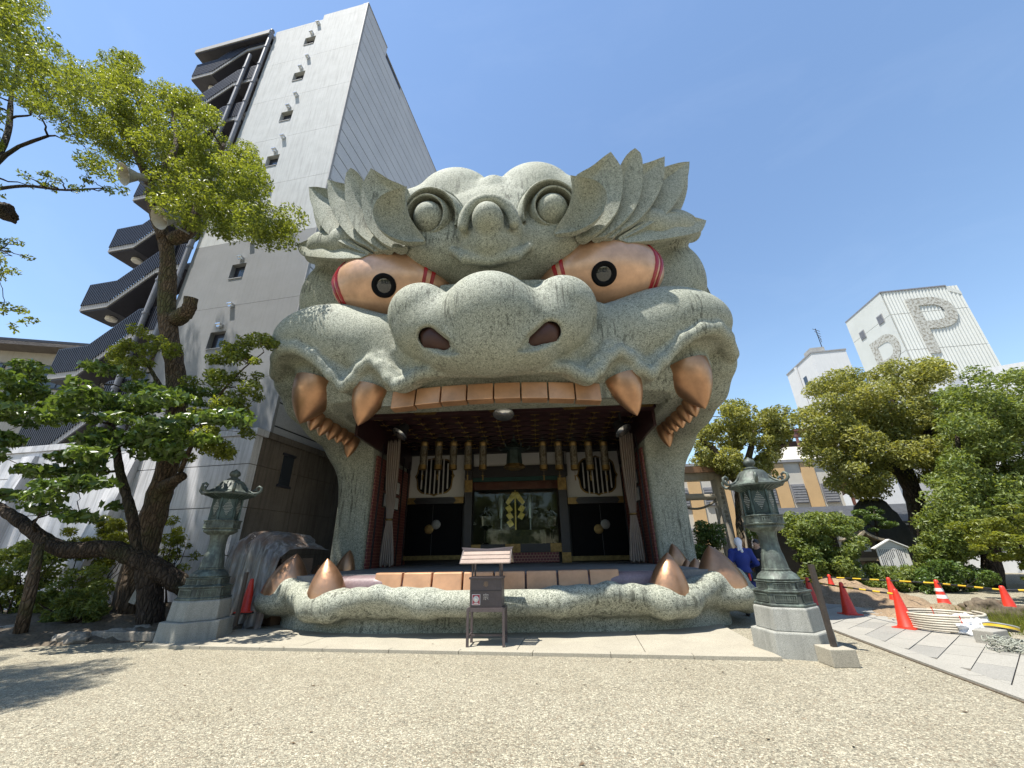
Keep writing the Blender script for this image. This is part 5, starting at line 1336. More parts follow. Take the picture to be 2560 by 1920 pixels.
# overhead wires
for k, (h0, h1, y) in enumerate(((8.1, 7.6, 14.0), (8.9, 8.6, 14.3), (7.3, 7.5, 13.6))):
    pts = [(6+u*30, y, h0+(h1-h0)*u-1.0*4*u*(1-u)*.35) for u in np.linspace(0, 1, 20)]
    tag(MB().tube(pts, .022 if k < 2 else .03, 5).build('overhead_wire', MAT['blackrub']), ('middle overhead wire crossing before the right buildings', 'upper overhead wire crossing before the right buildings', 'lowest overhead wire crossing before the right buildings')[k], 'wire')

# ------------------------------------------------------------------ torii and garden stones
MAT['oldstone'] = m_stone('old_beige_stone', (.36, .31, .24), .35, 60, .25, .3)
tp = pY(1838, 1420, 11.0)
to = thing('torii_gate', 'stone torii gate with copper covered top beam right of the lion', 'torii', (tp[0], 11.0, 0), R(-3))
TWd = 5.2
for x in (0, -TWd):
    b = MB(); b.lathe([(.34, 0), (.33, .3), (.29, .32), (.27, 2.6), (.265, 4.6)], 24, (x, 0, 0)); pl = b.build('pillar', MAT['oldstone'], to, True, 40)
    if x == 0:
        for k, ch in enumerate('大阪難波八坂神社'): glyph(ch, .17, MAT['darksoil'], pl, (.03, -.285, 4.0-k*.2), name='carved_character')
zt = 4.45
b = MB(); b.tube([(-TWd-.5, 0, 3.72), (0.0, 0, 3.72)], .15, 16); b.build('tie_beam', MAT['oldstone'], to, True, 40)
MB().b2((-TWd-1.0, -.22, zt), (1.0, .22, zt+.34)).build('lintel', MAT['oldstone'], to, bevel=.02)
b = MB(); b.hexa([(-TWd-1.3, -.34, zt+.342), (1.3, -.34, zt+.342), (1.3, .34, zt+.342), (-TWd-1.3, .34, zt+.342), (-TWd-1.45, -.38, zt+.62), (1.45, -.38, zt+.62), (1.45, .38, zt+.62), (-TWd-1.45, .38, zt+.62)]); b.build('top_beam', m_generic('copper_brown_roof', (.36, .20, .12), .5, .2), to)
b = MB(); b.tube([(-2.2+u*1.9, -.25, 3.52-.35*4*u*(1-u)) for u in np.linspace(0, 1, 14)], .05, 8); b.build('straw_rope', m_generic('straw_rope', (.16, .13, .09), .9), to, True)
# scaffold poles by the torii
for k, (x0, y0, x1, y1, Y) in enumerate(((1790, 1270, 1832, 1470, 10.2), (1803, 1270, 1848, 1470, 9.6), (1848, 1230, 1875, 1440, 10.4))):
    a, c = pY(x0, y0, Y), pY(x1, y1, Y); c[2] = 0
    tag(MB().tube([tuple(c), tuple(a)], .05, 8).build('timber_pole', m_generic('grey_timber', (.30, .25, .19), .8)), ('left timber pole propped before the torii pillar', 'middle timber pole propped before the torii pillar', 'thin pole standing right of the torii pillar')[k], 'pole')
sp_ = pY(2135, 1420, 10.5); t = thing('stone_pillar', 'tall square inscribed stone pillar in the garden', 'stone pillar', (sp_[0], 10.5, 0), R(-12))
MB().box((0, 0, 1.45), (.42, .38, 2.9), taper=.96).build('shaft', MAT['granite'], t, bevel=.02)
for k, ch in enumerate('大宝'): glyph(ch, .34, MAT['darksoil'], t, (0, -.20, 2.35-.5*k), name='carved_character')
hp = pY(2178, 1430, 9.8); t = thing('wooden_shrine', 'small wooden wayside shrine with curved bark roof', 'small shrine', (hp[0], 9.8, 0), R(-14))
MAT['oldwood'] = m_generic('old_wood', (.12, .09, .06), .8, .3, 3, 40, .2)
MB().box((0, 0, .45), (.34, .34, .9)).build('post', MAT['oldwood'], t); MB().box((0, 0, .98), (.85, .6, .12)).build('deck', m_generic('pale_wood', (.33, .26, .17), .8), t)
MB().box((0, 0, 1.35), (.72, .5, .62)).build('house', MAT['oldwood'], t); MB().box((.02, -.26, 1.40), (.24, .02, .28)).build('notice', MAT['plaster'], t)
G = [[(x, y, 1.72+.36*(1-abs(y)/.58)**1.6-.02+ .06*abs(y)) for x in (-.58, .58)] for y in np.linspace(-.58, .58, 13)]
b = MB(); b.grid(G); rf = b.build('roof', m_generic('bark_roof', (.24, .20, .14), .9, .3), t); rf.rotation_euler = (0, 0, math.pi/2); sm = rf.modifiers.new('s', 'SOLIDIFY'); sm.thickness = .09
ip = pY(2245, 1420, 8.6); t = thing('notice_board', 'white gabled notice board with columns of writing', 'notice board', (ip[0], 8.6, 0), R(-10))
MB().box((0, 0, 1.0), (1.0, .05, .78)).build('board', MAT['plaster'], t)
b = MB(); b.slab([(-.5, -.025, 1.395), (.5, -.025, 1.395), (0, -.025, 1.66)], (0, .05, 0)); b.build('gable', MAT['plaster'], t)
for s in (-1, 1):
    b = MB(); b.hexa([(0, -.1, 1.66), (s*.6, -.1, 1.345), (s*.6, .1, 1.345), (0, .1, 1.66), (0, -.1, 1.70), (s*.62, -.1, 1.38), (s*.62, .1, 1.38), (0, .1, 1.70)]); b.build('eave', MAT['plaster'], t)
    MB().box((s*.4, .04, .35), (.07, .05, .75)).build('leg', MAT['oldwood'], t)
b = MB(); rr = random.Random(2)
for c in range(15):
    z_ = 1.34
    while z_ > .72:
        L = rr.uniform(.02, .05); b.box((.44-c*.062, -.027, z_-L/2), (.026, .003, L)); z_ -= L+rr.uniform(.008, .02)
        if rr.random() < .06: break
tag(b.build('writing', MAT['blackrub'], t), kind='stuff')
kp = pY(2150, 1440, 9.0); t = thing('guardian_statue', 'small stone guardian dog on a pale pedestal', 'statue', (kp[0], 9.0, 0), R(20))
MB().box((0, 0, .3), (.5, .45, .6), taper=.9).build('pedestal', MAT['flag'], t, bevel=.02); MB().box((0, 0, .64), (.56, .5, .08)).build('plinth', MAT['granite'], t)
K = Field((0, -.35, .64), (.3, .45, 1.35), .02)
K.ell((0, .12, .86), (.13, .17, .16), .05); K.ell((0, -.02, .98), (.11, .12, .17), .06); K.ell((0, -.06, 1.18), (.10, .11, .10), .04); K.ell((0, -.16, 1.15), (.06, .06, .05), .03); K.cap((.07, -.06, .95), (.08, -.1, .68), .045, .04, .03); K.cap((.1, .16, .74), (.1, -.02, .69), .06, .04, .03); K.cap((.07, -.02, 1.25), (.1, 0, 1.30), .035, .015, .02); K.cap((0, .28, .85), (0, .30, 1.08), .05, .03, .03)
link('dog_body', K.mesh('dog_body', MAT['granite']), t)
mp = pY(2238, 1420, 11.5); lump('dark_monument', 'large pointed dark natural stone monument behind the notice board', 'stone monument', (mp[0], 11.5, .6), (1.25, .5, 2.9), m_stone('dark_slate', (.055, .055, .052), .3, 20, .3), 21, .18, 1.6)
# ------------------------------------------------------------------ foliage
def m_leaf(name, dark, light, trans=0.45, gloss=0.45):
    t = NT(name); at = t.n('Attribute'); at.attribute_name = 'rnd'; v = t.co(); n = t.noise(v, .9, 3, .6)
    f = t.math('ADD', t.math('MULTIPLY', at.outputs['Fac'], .62), t.math('MULTIPLY', n, .38))
    c = t.ramp(f, [(.15, dark), (.6, tuple((a+b)/2 for a, b in zip(dark, light))), (.95, light)])
    t.l(c, t.b.inputs['Base Color']); t.b.inputs['Roughness'].default_value = gloss; t.b.inputs['Specular IOR Level'].default_value = .45
    tr = t.n('BsdfTranslucent'); tc = t.mix(1.0, c, (1.35, 1.25, .55), 'MULTIPLY'); t.l(tc, tr.inputs[0])
    mx = t.n('MixShader'); mx.inputs[0].default_value = trans; t.l(t.b.outputs[0], mx.inputs[1]); t.l(tr.outputs[0], mx.inputs[2]); t.l(mx.outputs[0], t.o.inputs['Surface'])
    return t.m
MAT['leaf_camphor'] = m_leaf('camphor_leaf', (.08, .115, .016), (.31, .35, .065))
MAT['leaf_dark'] = m_leaf('glossy_dark_leaf', (.04, .08, .02), (.17, .24, .06), .38, .3)
MAT['leaf_right'] = m_leaf('right_tree_leaf', (.10, .125, .03), (.44, .43, .14))
MAT['leaf_mid'] = m_leaf('mid_green_leaf', (.065, .11, .024), (.30, .345, .10))
MAT['leaf_yellow'] = m_leaf('yellow_green_leaf', (.09, .12, .015), (.28, .30, .05), .5)
def m_bark(name, col, moss=(.09, .10, .04)):
    t = NT(name); v = t.co((5, 5, 1.1)); a = t.noise(v, 2.6, 6, .7, .8); b = t.noise(t.co(), 1.1, 4, .6); e = t.voro(t.co((6, 6, 1.6)), 2.4, 'DISTANCE_TO_EDGE')
    c = t.ramp(a, [(.3, mul(col, .25)), (.5, col), (.75, mul(col, 1.9))]); c = t.mix(t.ramp(b, [(.5, 0), (.66, .7)]), c, moss); c = t.mix(t.ramp(e, [(0, .7), (.12, 0)]), c, mul(col, .2))
    t.bump(t.mix(.5, a, t.ramp(e, [(0, 0), (.25, 1)])), 1.0, .07); return t.fin(c, .9, 0, .2)
MAT['bark'] = m_bark('rough_bark', (.125, .09, .062)); MAT['bark_dark'] = m_bark('dark_bark', (.06, .045, .034), (.045, .05, .022))
def leaf_mesh(name, C, Rd, n, size, mat, seed=0, up=.5, aspect=.42, shell=.55, flat=.7):
    """n small folded leaves spread through ellipsoidal clusters"""
    rs = np.random.default_rng(seed); C = np.asarray(C, float); Rd = np.asarray(Rd, float)
    w = Rd**2; k = rs.choice(len(C), n, p=w/w.sum())
    d = rs.normal(size=(n, 3)); d /= np.linalg.norm(d, axis=1)[:, None]
    r = rs.random(n)**(1/3); r = shell*np.maximum(r, .55)+(1-shell)*r
    P = C[k]+d*(Rd[k]*r)[:, None]*np.array((1, 1, flat))
    N = rs.normal(size=(n, 3))*.75+d*.45+np.array((0, 0, up)); N /= np.linalg.norm(N, axis=1)[:, None]
    a = rs.normal(size=(n, 3)); a -= N*(a*N).sum(1)[:, None]; a /= np.linalg.norm(a, axis=1)[:, None]; b = np.cross(N, a)
    s = size*(.6+.8*rs.random(n))[:, None]
    fold = N*s*.12
    V = np.stack([P-a*s*.5, P+b*s*aspect*.5+fold-a*s*.05, P+a*s*.5-N*s*.08, P-b*s*aspect*.5+fold-a*s*.05], 1).reshape(-1, 3)
    I = np.arange(n)*4
    F = np.concatenate([np.stack([I, I+1, I+2], 1), np.stack([I, I+2, I+3], 1)])
    me = mesh_from(name, V, F, mat, False); at = me.attributes.new('rnd', 'FLOAT', 'POINT')
    v = rs.random(n)*.7+.3*rs.random(len(C))[k]; at.data.foreach_set('value', np.repeat(v, 4).astype(np.float32)); return me
def inpoly(x, y, P):
    c = False; j = len(P)-1
    for i in range(len(P)):
        if (P[i][1] > y) != (P[j][1] > y) and x < (P[j][0]-P[i][0])*(y-P[i][1])/(P[j][1]-P[i][1])+P[i][0]: c = not c
        j = i
    return c
def crown_clusters(poly, Y0, dy, n, rmin, rmax, seed, holes=(), inset=0.0):
    """clusters spread through a crown volume whose front view is the polygon (measured in the photograph)"""
    rr = random.Random(seed); xs = [p[0] for p in poly]; ys = [p[1] for p in poly]; C, Rd = [], []; tries = 0
    while len(C) < n and tries < 60000:
        tries += 1; x, y = rr.uniform(min(xs), max(xs)), rr.uniform(min(ys), max(ys))
        if not inpoly(x, y, poly) or any((x-h[0])**2+(y-h[1])**2 < h[2]**2 for h in holes): continue
        Y = Y0+rr.uniform(-dy, dy); r = rr.uniform(rmin, rmax); p = pY(x, y, Y)
        if any(np.linalg.norm(np.array(q)-p) < .62*min(r, s) for q, s in zip(C, Rd)): continue
        C.append(tuple(p)); Rd.append(r)
    return C, Rd
def jag(a, b, n, amp, seed):
    rr = random.Random(seed); a, b = Vector(a), Vector(b); L = (b-a).length; out = []
    for i in range(n+1):
        t = i/n; k = math.sin(math.pi*t); out.append(tuple(a.lerp(b, t)+Vector((rr.uniform(-1, 1), rr.uniform(-1, 1), rr.uniform(-.4, 1)))*amp*L*k))
    return out
def limb_mesh(trunks, clusters, nb, seed, r0=.05):
    """trunks: list of (points, radii); each cluster is tied to the nearest limb by a thin branch"""
    b = MB(); nodes = []
    for pts, rad in trunks:
        P = resample(pts, max(8, len(pts)*5)); rr = np.interp(np.linspace(0, 1, len(P)), np.linspace(0, 1, len(rad)), rad)
        rs = random.Random(seed+len(pts)); b.tube([tuple(q) for q in P], [k*(1+.10*rs.uniform(-1, 1)) for k in rr], 10)
        nodes += [(q, k) for q, k in zip(P, rr)]
    N = np.array([q for q, _ in nodes]); K = np.array([k for _, k in nodes]); order = list(range(len(clusters))); random.Random(seed).shuffle(order)
    D0 = [min(np.linalg.norm(N-np.array(c), axis=1)) for c in clusters]
    for i in sorted(order, key=lambda i: D0[i])[:nb]:
        c = np.array(clusters[i]); d = np.linalg.norm(N-c, axis=1)+.6*np.maximum(0, N[:, 2]-c[2]); j = int(np.argmin(d)); st = N[j]
        path_ = jag(st, c, 6, .10, seed+i); ra = min(K[j]*.75, r0*(.5+.25*d[j])); rad = list(np.linspace(ra, .008, 7))
        b.tube(path_, rad, 6); N = np.vstack([N, np.array(path_[2:])]); K = np.r_[K, rad[2:]]
    return b
def tree(name, label, trunks, C, Rd, n, size, leafmat, barkmat, seed, nb=60, group=None, **kw):
    base = trunks[0][0][0]; t = thing(name, label, 'tree', base, 0, group); off = Vector(base)
    b = limb_mesh(trunks, C, nb, seed); b.v = [(x-off.x, y-off.y, z-off.z) for x, y, z in b.v]
    b.build('trunk', barkmat, t, True)
    me = leaf_mesh('crown', np.array(C)-np.array(base), Rd, n, size, leafmat, seed, **kw); link('crown', me, t); return t
# ---- big camphor at the left
def L(*a): return [tuple(pY(*q)) for q in a]
tr1 = L((335, 1500, 1.9), (352, 1400, 1.8), (395, 1250, 1.7), (438, 1080, 1.5), (440, 940, 1.3), (418, 790, 1.0), (420, 660, .7), (412, 590, .5))
tr1[0] = (tr1[0][0], tr1[0][1], -.1)
tl = L((412, 600, .5), (385, 520, .3), (372, 455, .1), (345, 390, 0), (330, 320, -.1), (320, 250, -.1)); trr = L((430, 600, .5), (480, 570, .4), (500, 500, .3), (530, 430, .2), (560, 360, .1)); tm = L((372, 455, .1), (410, 420, .1), (440, 360, .2), (430, 280, .2))
stub = L((440, 800, 1.0), (470, 775, .8), (478, 745, .7))
stub2 = L((410, 1220, 1.6), (440, 1200, 1.3), (455, 1190, 1.2)); 
P1 = [(262, 330), (268, 180), (262, 130), (300, 125), (345, 160), (355, 210), (420, 195), (455, 235), (520, 255), (545, 300), (560, 350), (630, 370), (640, 420), (670, 460), (690, 500), (730, 530), (742, 560), (690, 615), (640, 600), (600, 560), (560, 600), (500, 560), (470, 590), (440, 540), (400, 500), (380, 430), (330, 440), (290, 400)]
C, Rd = crown_clusters(P1, 0.4, 1.5, 230, .22, .52, 5, holes=((372, 470, 30), (330, 430, 30)))
tree('camphor_tree', 'tall camphor tree with loudspeakers on its thick mossy trunk left of the lion', [(tr1, [.40, .32, .27, .26, .25, .23, .21, .20]), (tl, [.2, .16, .13, .1, .07, .04]), (trr, [.2, .15, .11, .08, .05]), (tm, [.11, .09, .06, .03]), (stub, [.22, .2, .17]), (stub2, [.2, .14, .12])], C, Rd, 56000, .105, MAT['leaf_camphor'], MAT['bark'], 31, 130)
# low sprouts on the same trunk make their own small crowns
C, Rd = crown_clusters([(300, 830), (400, 800), (440, 860), (420, 920), (330, 950), (280, 920)], .9, .5, 22, .14, .28, 8)
C2, R2 = crown_clusters([(450, 980), (560, 860), (640, 830), (700, 840), (690, 930), (650, 1000), (640, 1090), (560, 1150), (480, 1160), (420, 1090)], .6, .7, 60, .12, .30, 9)
tree('young_camphor', 'thin leafy branches spreading in front of the tower below the big crown', [(L((450, 1180, 1.3), (490, 1090, 1.0), (540, 1000, .7), (600, 930, .5), (660, 880, .5)), [.06, .05, .04, .025, .012]), (L((420, 1000, 1.2), (380, 930, .9), (350, 880, .9)), [.07, .05, .02])], C+C2, Rd+R2, 11000, .10, MAT['leaf_camphor'], MAT['bark'], 33, 70)
# ---- tree cut by the left edge
P0_ = [(-120, -60), (110, -20), (95, 30), (85, 70), (125, 100), (165, 120), (170, 150), (215, 165), (262, 180), (268, 260), (262, 330), (280, 370), (255, 420), (215, 410), (200, 370), (160, 330), (120, 290), (40, 250), (-40, 260), (-140, 230)]
C, Rd = crown_clusters(P0_, -1.2, 1.3, 170, .22, .45, 12)
C2, R2 = crown_clusters([(60, 420), (140, 440), (200, 450), (300, 430), (320, 480), (200, 490), (60, 470)], -1.2, .6, 14, .10, .18, 13)
C3, R3 = crown_clusters([(-20, 590), (50, 590), (70, 640), (40, 680), (-20, 720)], -1.2, .4, 12, .10, .18, 14)
C4, R4 = crown_clusters([(-20, 740), (60, 770), (95, 800), (30, 830), (-20, 800)], -1.2, .4, 9, .08, .14, 15)
SH = []
for k in range(260):
    rr_ = random.Random(300+k); x, y = rr_.uniform(-300, 560), rr_.uniform(1600, 1790)
    if y > 1660+(330-x)*.38: continue
    g_ = pZ(x, y); h_ = rr_.uniform(7.0, 13.0); q_ = g_+np.array(SUN)/SUN.z*h_; d_ = q_-CAM_POS
    if d_@CF > .3 and 1280+CAM_F*(d_@CR)/(d_@CF) > -60 and 960-CAM_F*(d_@CU)/(d_@CF) > 200: continue
    SH.append(tuple(q_))
C5 = SH; R5 = [.38]*len(SH)
e0 = L((-330, 1500, -1.0), (-260, 1100, -1.1), (-160, 700, -1.2), (-60, 480, -1.2), (-20, 420, -1.2), (40, 370, -1.2), (120, 340, -1.2)); e0[0] = (e0[0][0], e0[0][1], 0)
tree('edge_tree', 'camphor crown and bare twigs entering from the left edge of the picture', [(e0, [.3, .26, .2, .15, .12, .08, .04]), (L((-20, 420, -1.2), (20, 330, -1.1), (30, 230, -1.0), (60, 120, -1)), [.1, .08, .05, .03]), (L((-60, 480, -1.2), (60, 465, -1.2), (160, 475, -1.2), (260, 470, -1.3)), [.06, .045, .03, .015]), (L((-120, 640, -1.2), (-20, 620, -1.2), (30, 640, -1.2)), [.05, .03, .01])], C+C2+C3+C4+C5, Rd+R2+R3+R4+R5, 60000, .095, MAT['leaf_camphor'], MAT['bark_dark'], 41, 150)
lump('cut_limb', 'dark sawn-off limb stub at the left edge', 'limb', tuple(pY(5, 530, -1.2)), (.22, .3, .26), MAT['bark_dark'], 17, .3, 2)
# ---- dark broad-leaved tree low on the left
P2 = [(-60, 930), (40, 900), (90, 915), (180, 960), (260, 920), (300, 960), (380, 960), (420, 990), (500, 960), (560, 990), (600, 1040), (560, 1090), (480, 1110), (520, 1170), (470, 1190), (420, 1150), (330, 1120), (260, 1180), (310, 1230), (290, 1290), (210, 1300), (100, 1290), (40, 1240), (60, 1180), (150, 1150), (60, 1100), (-60, 1180)]
C, Rd = crown_clusters(P2, -.2, 1.1, 125, .22, .48, 21)
lim = L((478, 1478, 1.2), (420, 1440, .9), (340, 1395, .6), (270, 1372, .4), (170, 1375, .2), (110, 1350, .1), (60, 1310, 0), (0, 1270, -.1), (-60, 1230, -.2))
lim2 = L((342, 1390, .6), (330, 1290, .5), (300, 1180, .4), (285, 1080, .3), (262, 1010, .2), (255, 960, .2)); lim0 = L((400, 1520, 1.1), (370, 1440, .8), (345, 1390, .6)); lim0[0] = (lim0[0][0], lim0[0][1], -.1)
tree('dark_leaf_tree', 'dark broad-leaved tree with a thick horizontal limb at the lower left', [(lim0, [.26, .22, .2]), (lim, [.20, .21, .20, .18, .17, .15, .12, .1, .08]), (lim2, [.11, .10, .09, .07, .05, .03])], C, Rd, 10500, .18, MAT['leaf_dark'], MAT['bark_dark'], 51, 80, up=.6, aspect=.5, flat=.32, shell=.2)
# ---- shrubs at the left
def shrub(name, label, poly, Y, dy, nc, rr_, n, size, mat, seed, group=None, **kw):
    C, Rd = crown_clusters(poly, Y, dy, nc, rr_[0], rr_[1], seed); C = [(c[0], c[1], max(c[2], .08)) for c in C]
    ctr = np.mean(C, axis=0); base = (ctr[0], ctr[1], 0.0); t = thing(name, label, 'shrub', base, 0, group)
    b = MB(); rs = random.Random(seed)
    for c in random.Random(seed).sample(C, min(14, len(C))):
        b.tube(jag((ctr[0]+rs.uniform(-.3, .3)-base[0], ctr[1]+rs.uniform(-.2, .2)-base[1], 0), (c[0]-base[0], c[1]-base[1], c[2]), 4, .06, seed), [.02, .017, .014, .01, .006], 5)
    b.build('stems', MAT['bark_dark'], t, True)
    link('foliage', leaf_mesh('foliage', np.array(C)-np.array(base), Rd, n, size, mat, seed, **kw), t); return t
shrub('round_shrub', 'leafy green shrub at the left edge under the horizontal limb', [(-60, 1400), (60, 1350), (150, 1345), (220, 1390), (260, 1450), (240, 1530), (120, 1540), (-60, 1530)], 2.2, .8, 60, (.18, .34), 9000, .12, MAT['leaf_mid'], 61)
shrub('bamboo_shrub', 'yellow green bamboo grass growing before the pale wall', [(170, 1330), (240, 1300), (330, 1300), (345, 1350), (330, 1420), (200, 1400)], 2.9, .4, 34, (.14, .26), 5000, .13, MAT['leaf_yellow'], 62, aspect=.2)
shrub('bamboo_shrub', 'sparse yellow green sprigs between trunk and left lantern', [(395, 1330), (440, 1290), (480, 1330), (500, 1400), (440, 1430), (400, 1400)], 2.7, .4, 20, (.10, .2), 900, .12, MAT['leaf_yellow'], 63, aspect=.3)
shrub('low_fern', 'low fern clump before the trunk at the left', [(60, 1500), (200, 1470), (290, 1500), (260, 1545), (120, 1560)], 1.2, .5, 30, (.12, .2), 3000, .14, MAT['leaf_mid'], 64, aspect=.22)
# raised bed, rocks and props
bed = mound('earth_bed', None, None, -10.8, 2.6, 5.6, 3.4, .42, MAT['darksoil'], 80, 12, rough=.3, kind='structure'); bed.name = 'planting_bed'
for k, (x, y, r, lab) in enumerate(((115, 1555, (.36, .26, .26), 'pale pointed rock at the left by the leaning prop'), (20, 1590, (.42, .28, .2), 'flat mossy rock at the left edge of the bed'), (225, 1580, (.55, .3, .16), 'flat dark rock in the bed edging'), (300, 1590, (.4, .24, .14), 'low rock with moss left of the lantern pedestal'), (355, 1580, (.3, .2, .14), 'small rock beside the lantern pedestal'), (180, 1600, (.34, .22, .15), 'small rounded rock between the flat rocks'))):
    q = pZ(x, y, .05); lump('garden_rock', lab, 'rock', tuple(q), r, MAT['rock'], 70+k, .3, 1.8)
q = pZ(330, 1603, 0); tag(MB().box((q[0]-.2, q[1], .09), (1.5, .12, .16), rz=-.1).build('bed_kerb', MAT['rock'], bevel=.02), 'low stone kerb along the planting bed beside the lantern', 'kerb')
a, c = pY(98, 1360, -.2), pZ(45, 1605); tag(MB().tube([tuple(c), tuple((a+c)/2+np.array((.03, 0, 0))), tuple(a)], [.11, .10, .085], 10).build('timber_prop', MAT['bark'], None, True), 'leaning timber prop under the horizontal limb at left', 'prop')
a, c = pY(375, 1380, .9), pY(352, 1520, .9); tag(MB().box(tuple((a+c)/2), (.16, .06, 1.0), M=rotm(y=.28)).build('leaning_slab', MAT['granite']), 'narrow grey slab leaning against the trunk', 'slab')
b = MB(); rr = random.Random(3)
for k in range(40):
    p = pZ(rr.uniform(380, 500), rr.uniform(1500, 1520), .2); b.tube(jag(tuple(p), (p[0]+rr.uniform(-.4, .4), p[1]+rr.uniform(-.2, .2), rr.uniform(1.0, 2.4)), 5, .05, k), [.008, .008, .007, .006, .005, .003], 4)
tag(b.build('dry_canes', m_generic('dry_cane', (.28, .22, .13), .8)), 'thin dry canes behind the left lantern', 'canes', kind='stuff')
# horn loudspeakers on the trunk
def horn(p, d, lab):
    t = thing('horn_loudspeaker', lab, 'loudspeaker', p); t.scale = (1.25, 1.25, 1.25); q = Vector(d).to_track_quat('Z', 'Y').to_matrix(); mt = m_generic('cream_horn', (.42, .39, .34), .45, .15)
    b = MB(); b.lathe([(.07, -.24), (.09, -.22), (.09, -.06), (.12, .0), (.19, .16), (.25, .24), (.262, .245), (.25, .235)], 32, M=q, caps=False); b.lathe([(.07, -.24), (.02, -.25)], 32, M=q); b.build('bell', mt, t, True, 60)
    b = MB(); b.lathe([(.05, -.1), (.06, .1), (.03, .13), (.005, .135)], 20, M=q); b.build('throat', mt, t, True)
    b = MB(); b.tube([(0, 0, 0), (.12, .12, -.14), (.3, .3, -.2)], .025, 6); b.build('bracket', MAT['pipe'], t)
horn(tuple(pY(338, 440, -.45)), (-.45, -.95, -.75), 'upper cream horn loudspeaker on the left fork of the camphor')
horn(tuple(pY(425, 548, -.15)), (-.25, -.9, -.7), 'lower cream horn loudspeaker half behind the camphor branches')

# ---- trees on the right
C, Rd = crown_clusters([(1745, 1080), (1790, 1060), (1830, 1000), (1870, 1000), (1890, 1030), (1950, 1030), (1990, 1060), (1980, 1090), (1940, 1110), (1935, 1150), (1925, 1190), (1880, 1190), (1820, 1180), (1750, 1170)], 10.5, 1.4, 95, .3, .6, 81, holes=((1870, 1130, 32), (1790, 1120, 25)))
k0 = L((1858, 1400, 10.8), (1852, 1260, 10.6), (1860, 1190, 10.5), (1880, 1110, 10.5), (1890, 1060, 10.4)); k0[0] = (k0[0][0], k0[0][1], 0)
tree('gnarled_tree', 'gnarled camphor with knotted limbs behind the right lantern', [(k0, [.34, .28, .24, .16, .08]), (L((1855, 1210, 10.5), (1820, 1180, 10.4), (1780, 1120, 10.2), (1750, 1100, 10.1)), [.22, .2, .17, .1]), (L((1870, 1160, 10.5), (1930, 1130, 10.3), (1980, 1100, 10.2)), [.14, .1, .05])], C, Rd, 20000, .16, MAT['leaf_right'], MAT['bark'], 82, 80)
C, Rd = crown_clusters([(2005, 1050), (2040, 960), (2100, 930), (2160, 950), (2200, 920), (2240, 895), (2330, 905), (2370, 950), (2390, 1010), (2400, 1130), (2380, 1220), (2320, 1200), (2220, 1190), (2190, 1250), (2090, 1220), (2050, 1160), (2005, 1115)], 11.5, 2.0, 200, .4, .8, 83)
k1 = L((2330, 1430, 12.0), (2310, 1340, 11.9), (2285, 1240, 11.8), (2250, 1150, 11.6), (2240, 1060, 11.5), (2230, 980, 11.4)); k1[0] = (k1[0][0], k1[0][1], 0)
tree('round_camphor', 'large rounded sunlit camphor crown in front of the parking tower', [(k1, [.46, .42, .38, .3, .2, .1]), (L((2270, 1200, 11.7), (2200, 1150, 11.5), (2130, 1110, 11.4), (2080, 1060, 11.3)), [.26, .2, .13, .07]), (L((2250, 1150, 11.6), (2320, 1080, 11.5), (2340, 1000, 11.4)), [.22, .14, .07])], C, Rd, 62000, .165, MAT['leaf_right'], MAT['bark_dark'], 84, 90)
C, Rd = crown_clusters([(2370, 1000), (2420, 930), (2480, 940), (2520, 920), (2640, 920), (2640, 1400), (2560, 1390), (2490, 1360), (2400, 1390), (2350, 1370), (2320, 1300), (2335, 1220), (2350, 1080)], 8.6, 1.9, 250, .35, .72, 85)
k2 = L((2480, 1450, 8.4), (2470, 1350, 8.4), (2450, 1220, 8.4), (2480, 1090, 8.3), (2500, 1000, 8.2)); k2[0] = (k2[0][0], k2[0][1], 0)
tree('dense_tree', 'dense dark green tree filling the right edge of the garden', [(k2, [.3, .26, .22, .15, .08]), (L((2455, 1230, 8.4), (2400, 1130, 8.3), (2390, 1040, 8.2)), [.14, .09, .04])], C, Rd, 60000, .15, MAT['leaf_mid'], MAT['bark_dark'], 86, 100)
C, Rd = crown_clusters([(2390, 1310), (2470, 1290), (2560, 1250), (2640, 1250), (2640, 1470), (2540, 1440), (2500, 1400), (2420, 1390)], 4.6, .7, 46, .16, .34, 87)
k3 = L((2600, 1500, 4.6), (2580, 1420, 4.6), (2540, 1350, 4.6), (2480, 1320, 4.5)); k3[0] = (k3[0][0], k3[0][1], 0)
tree('young_maple', 'young light green tree with layered sprays at the right edge', [(k3, [.06, .05, .04, .02])], C, Rd, 7000, .11, MAT['leaf_yellow'], MAT['bark_dark'], 88, 30, flat=.4)
C, Rd = crown_clusters([(1990, 1300), (2060, 1280), (2130, 1310), (2150, 1350), (2130, 1400), (2110, 1460), (2000, 1470), (1985, 1400)], 8.0, .9, 60, .2, .42, 89)
k4 = L((2050, 1470, 8.0), (2045, 1400, 8.0), (2055, 1330, 8.0)); k4[0] = (k4[0][0], k4[0][1], 0)
tree('garden_tree', 'small layered garden tree between the right lantern and stone pillar', [(k4, [.07, .06, .03])], C, Rd, 14000, .13, MAT['leaf_mid'], MAT['bark_dark'], 90, 40)
C, Rd = crown_clusters([(2090, 1290), (2180, 1270), (2240, 1290), (2230, 1320), (2170, 1330), (2100, 1320)], 9.5, .5, 20, .15, .3, 91)
k5 = L((2200, 1430, 9.8), (2195, 1350, 9.6), (2185, 1280, 9.5)); k5[0] = (k5[0][0], k5[0][1], 0)
tree('trained_pine', 'dark trained pine branch above the wooden shrine', [(k5, [.07, .06, .03])], C, Rd, 5000, .10, MAT['leaf_dark'], MAT['bark_dark'], 92, 20, flat=.4)
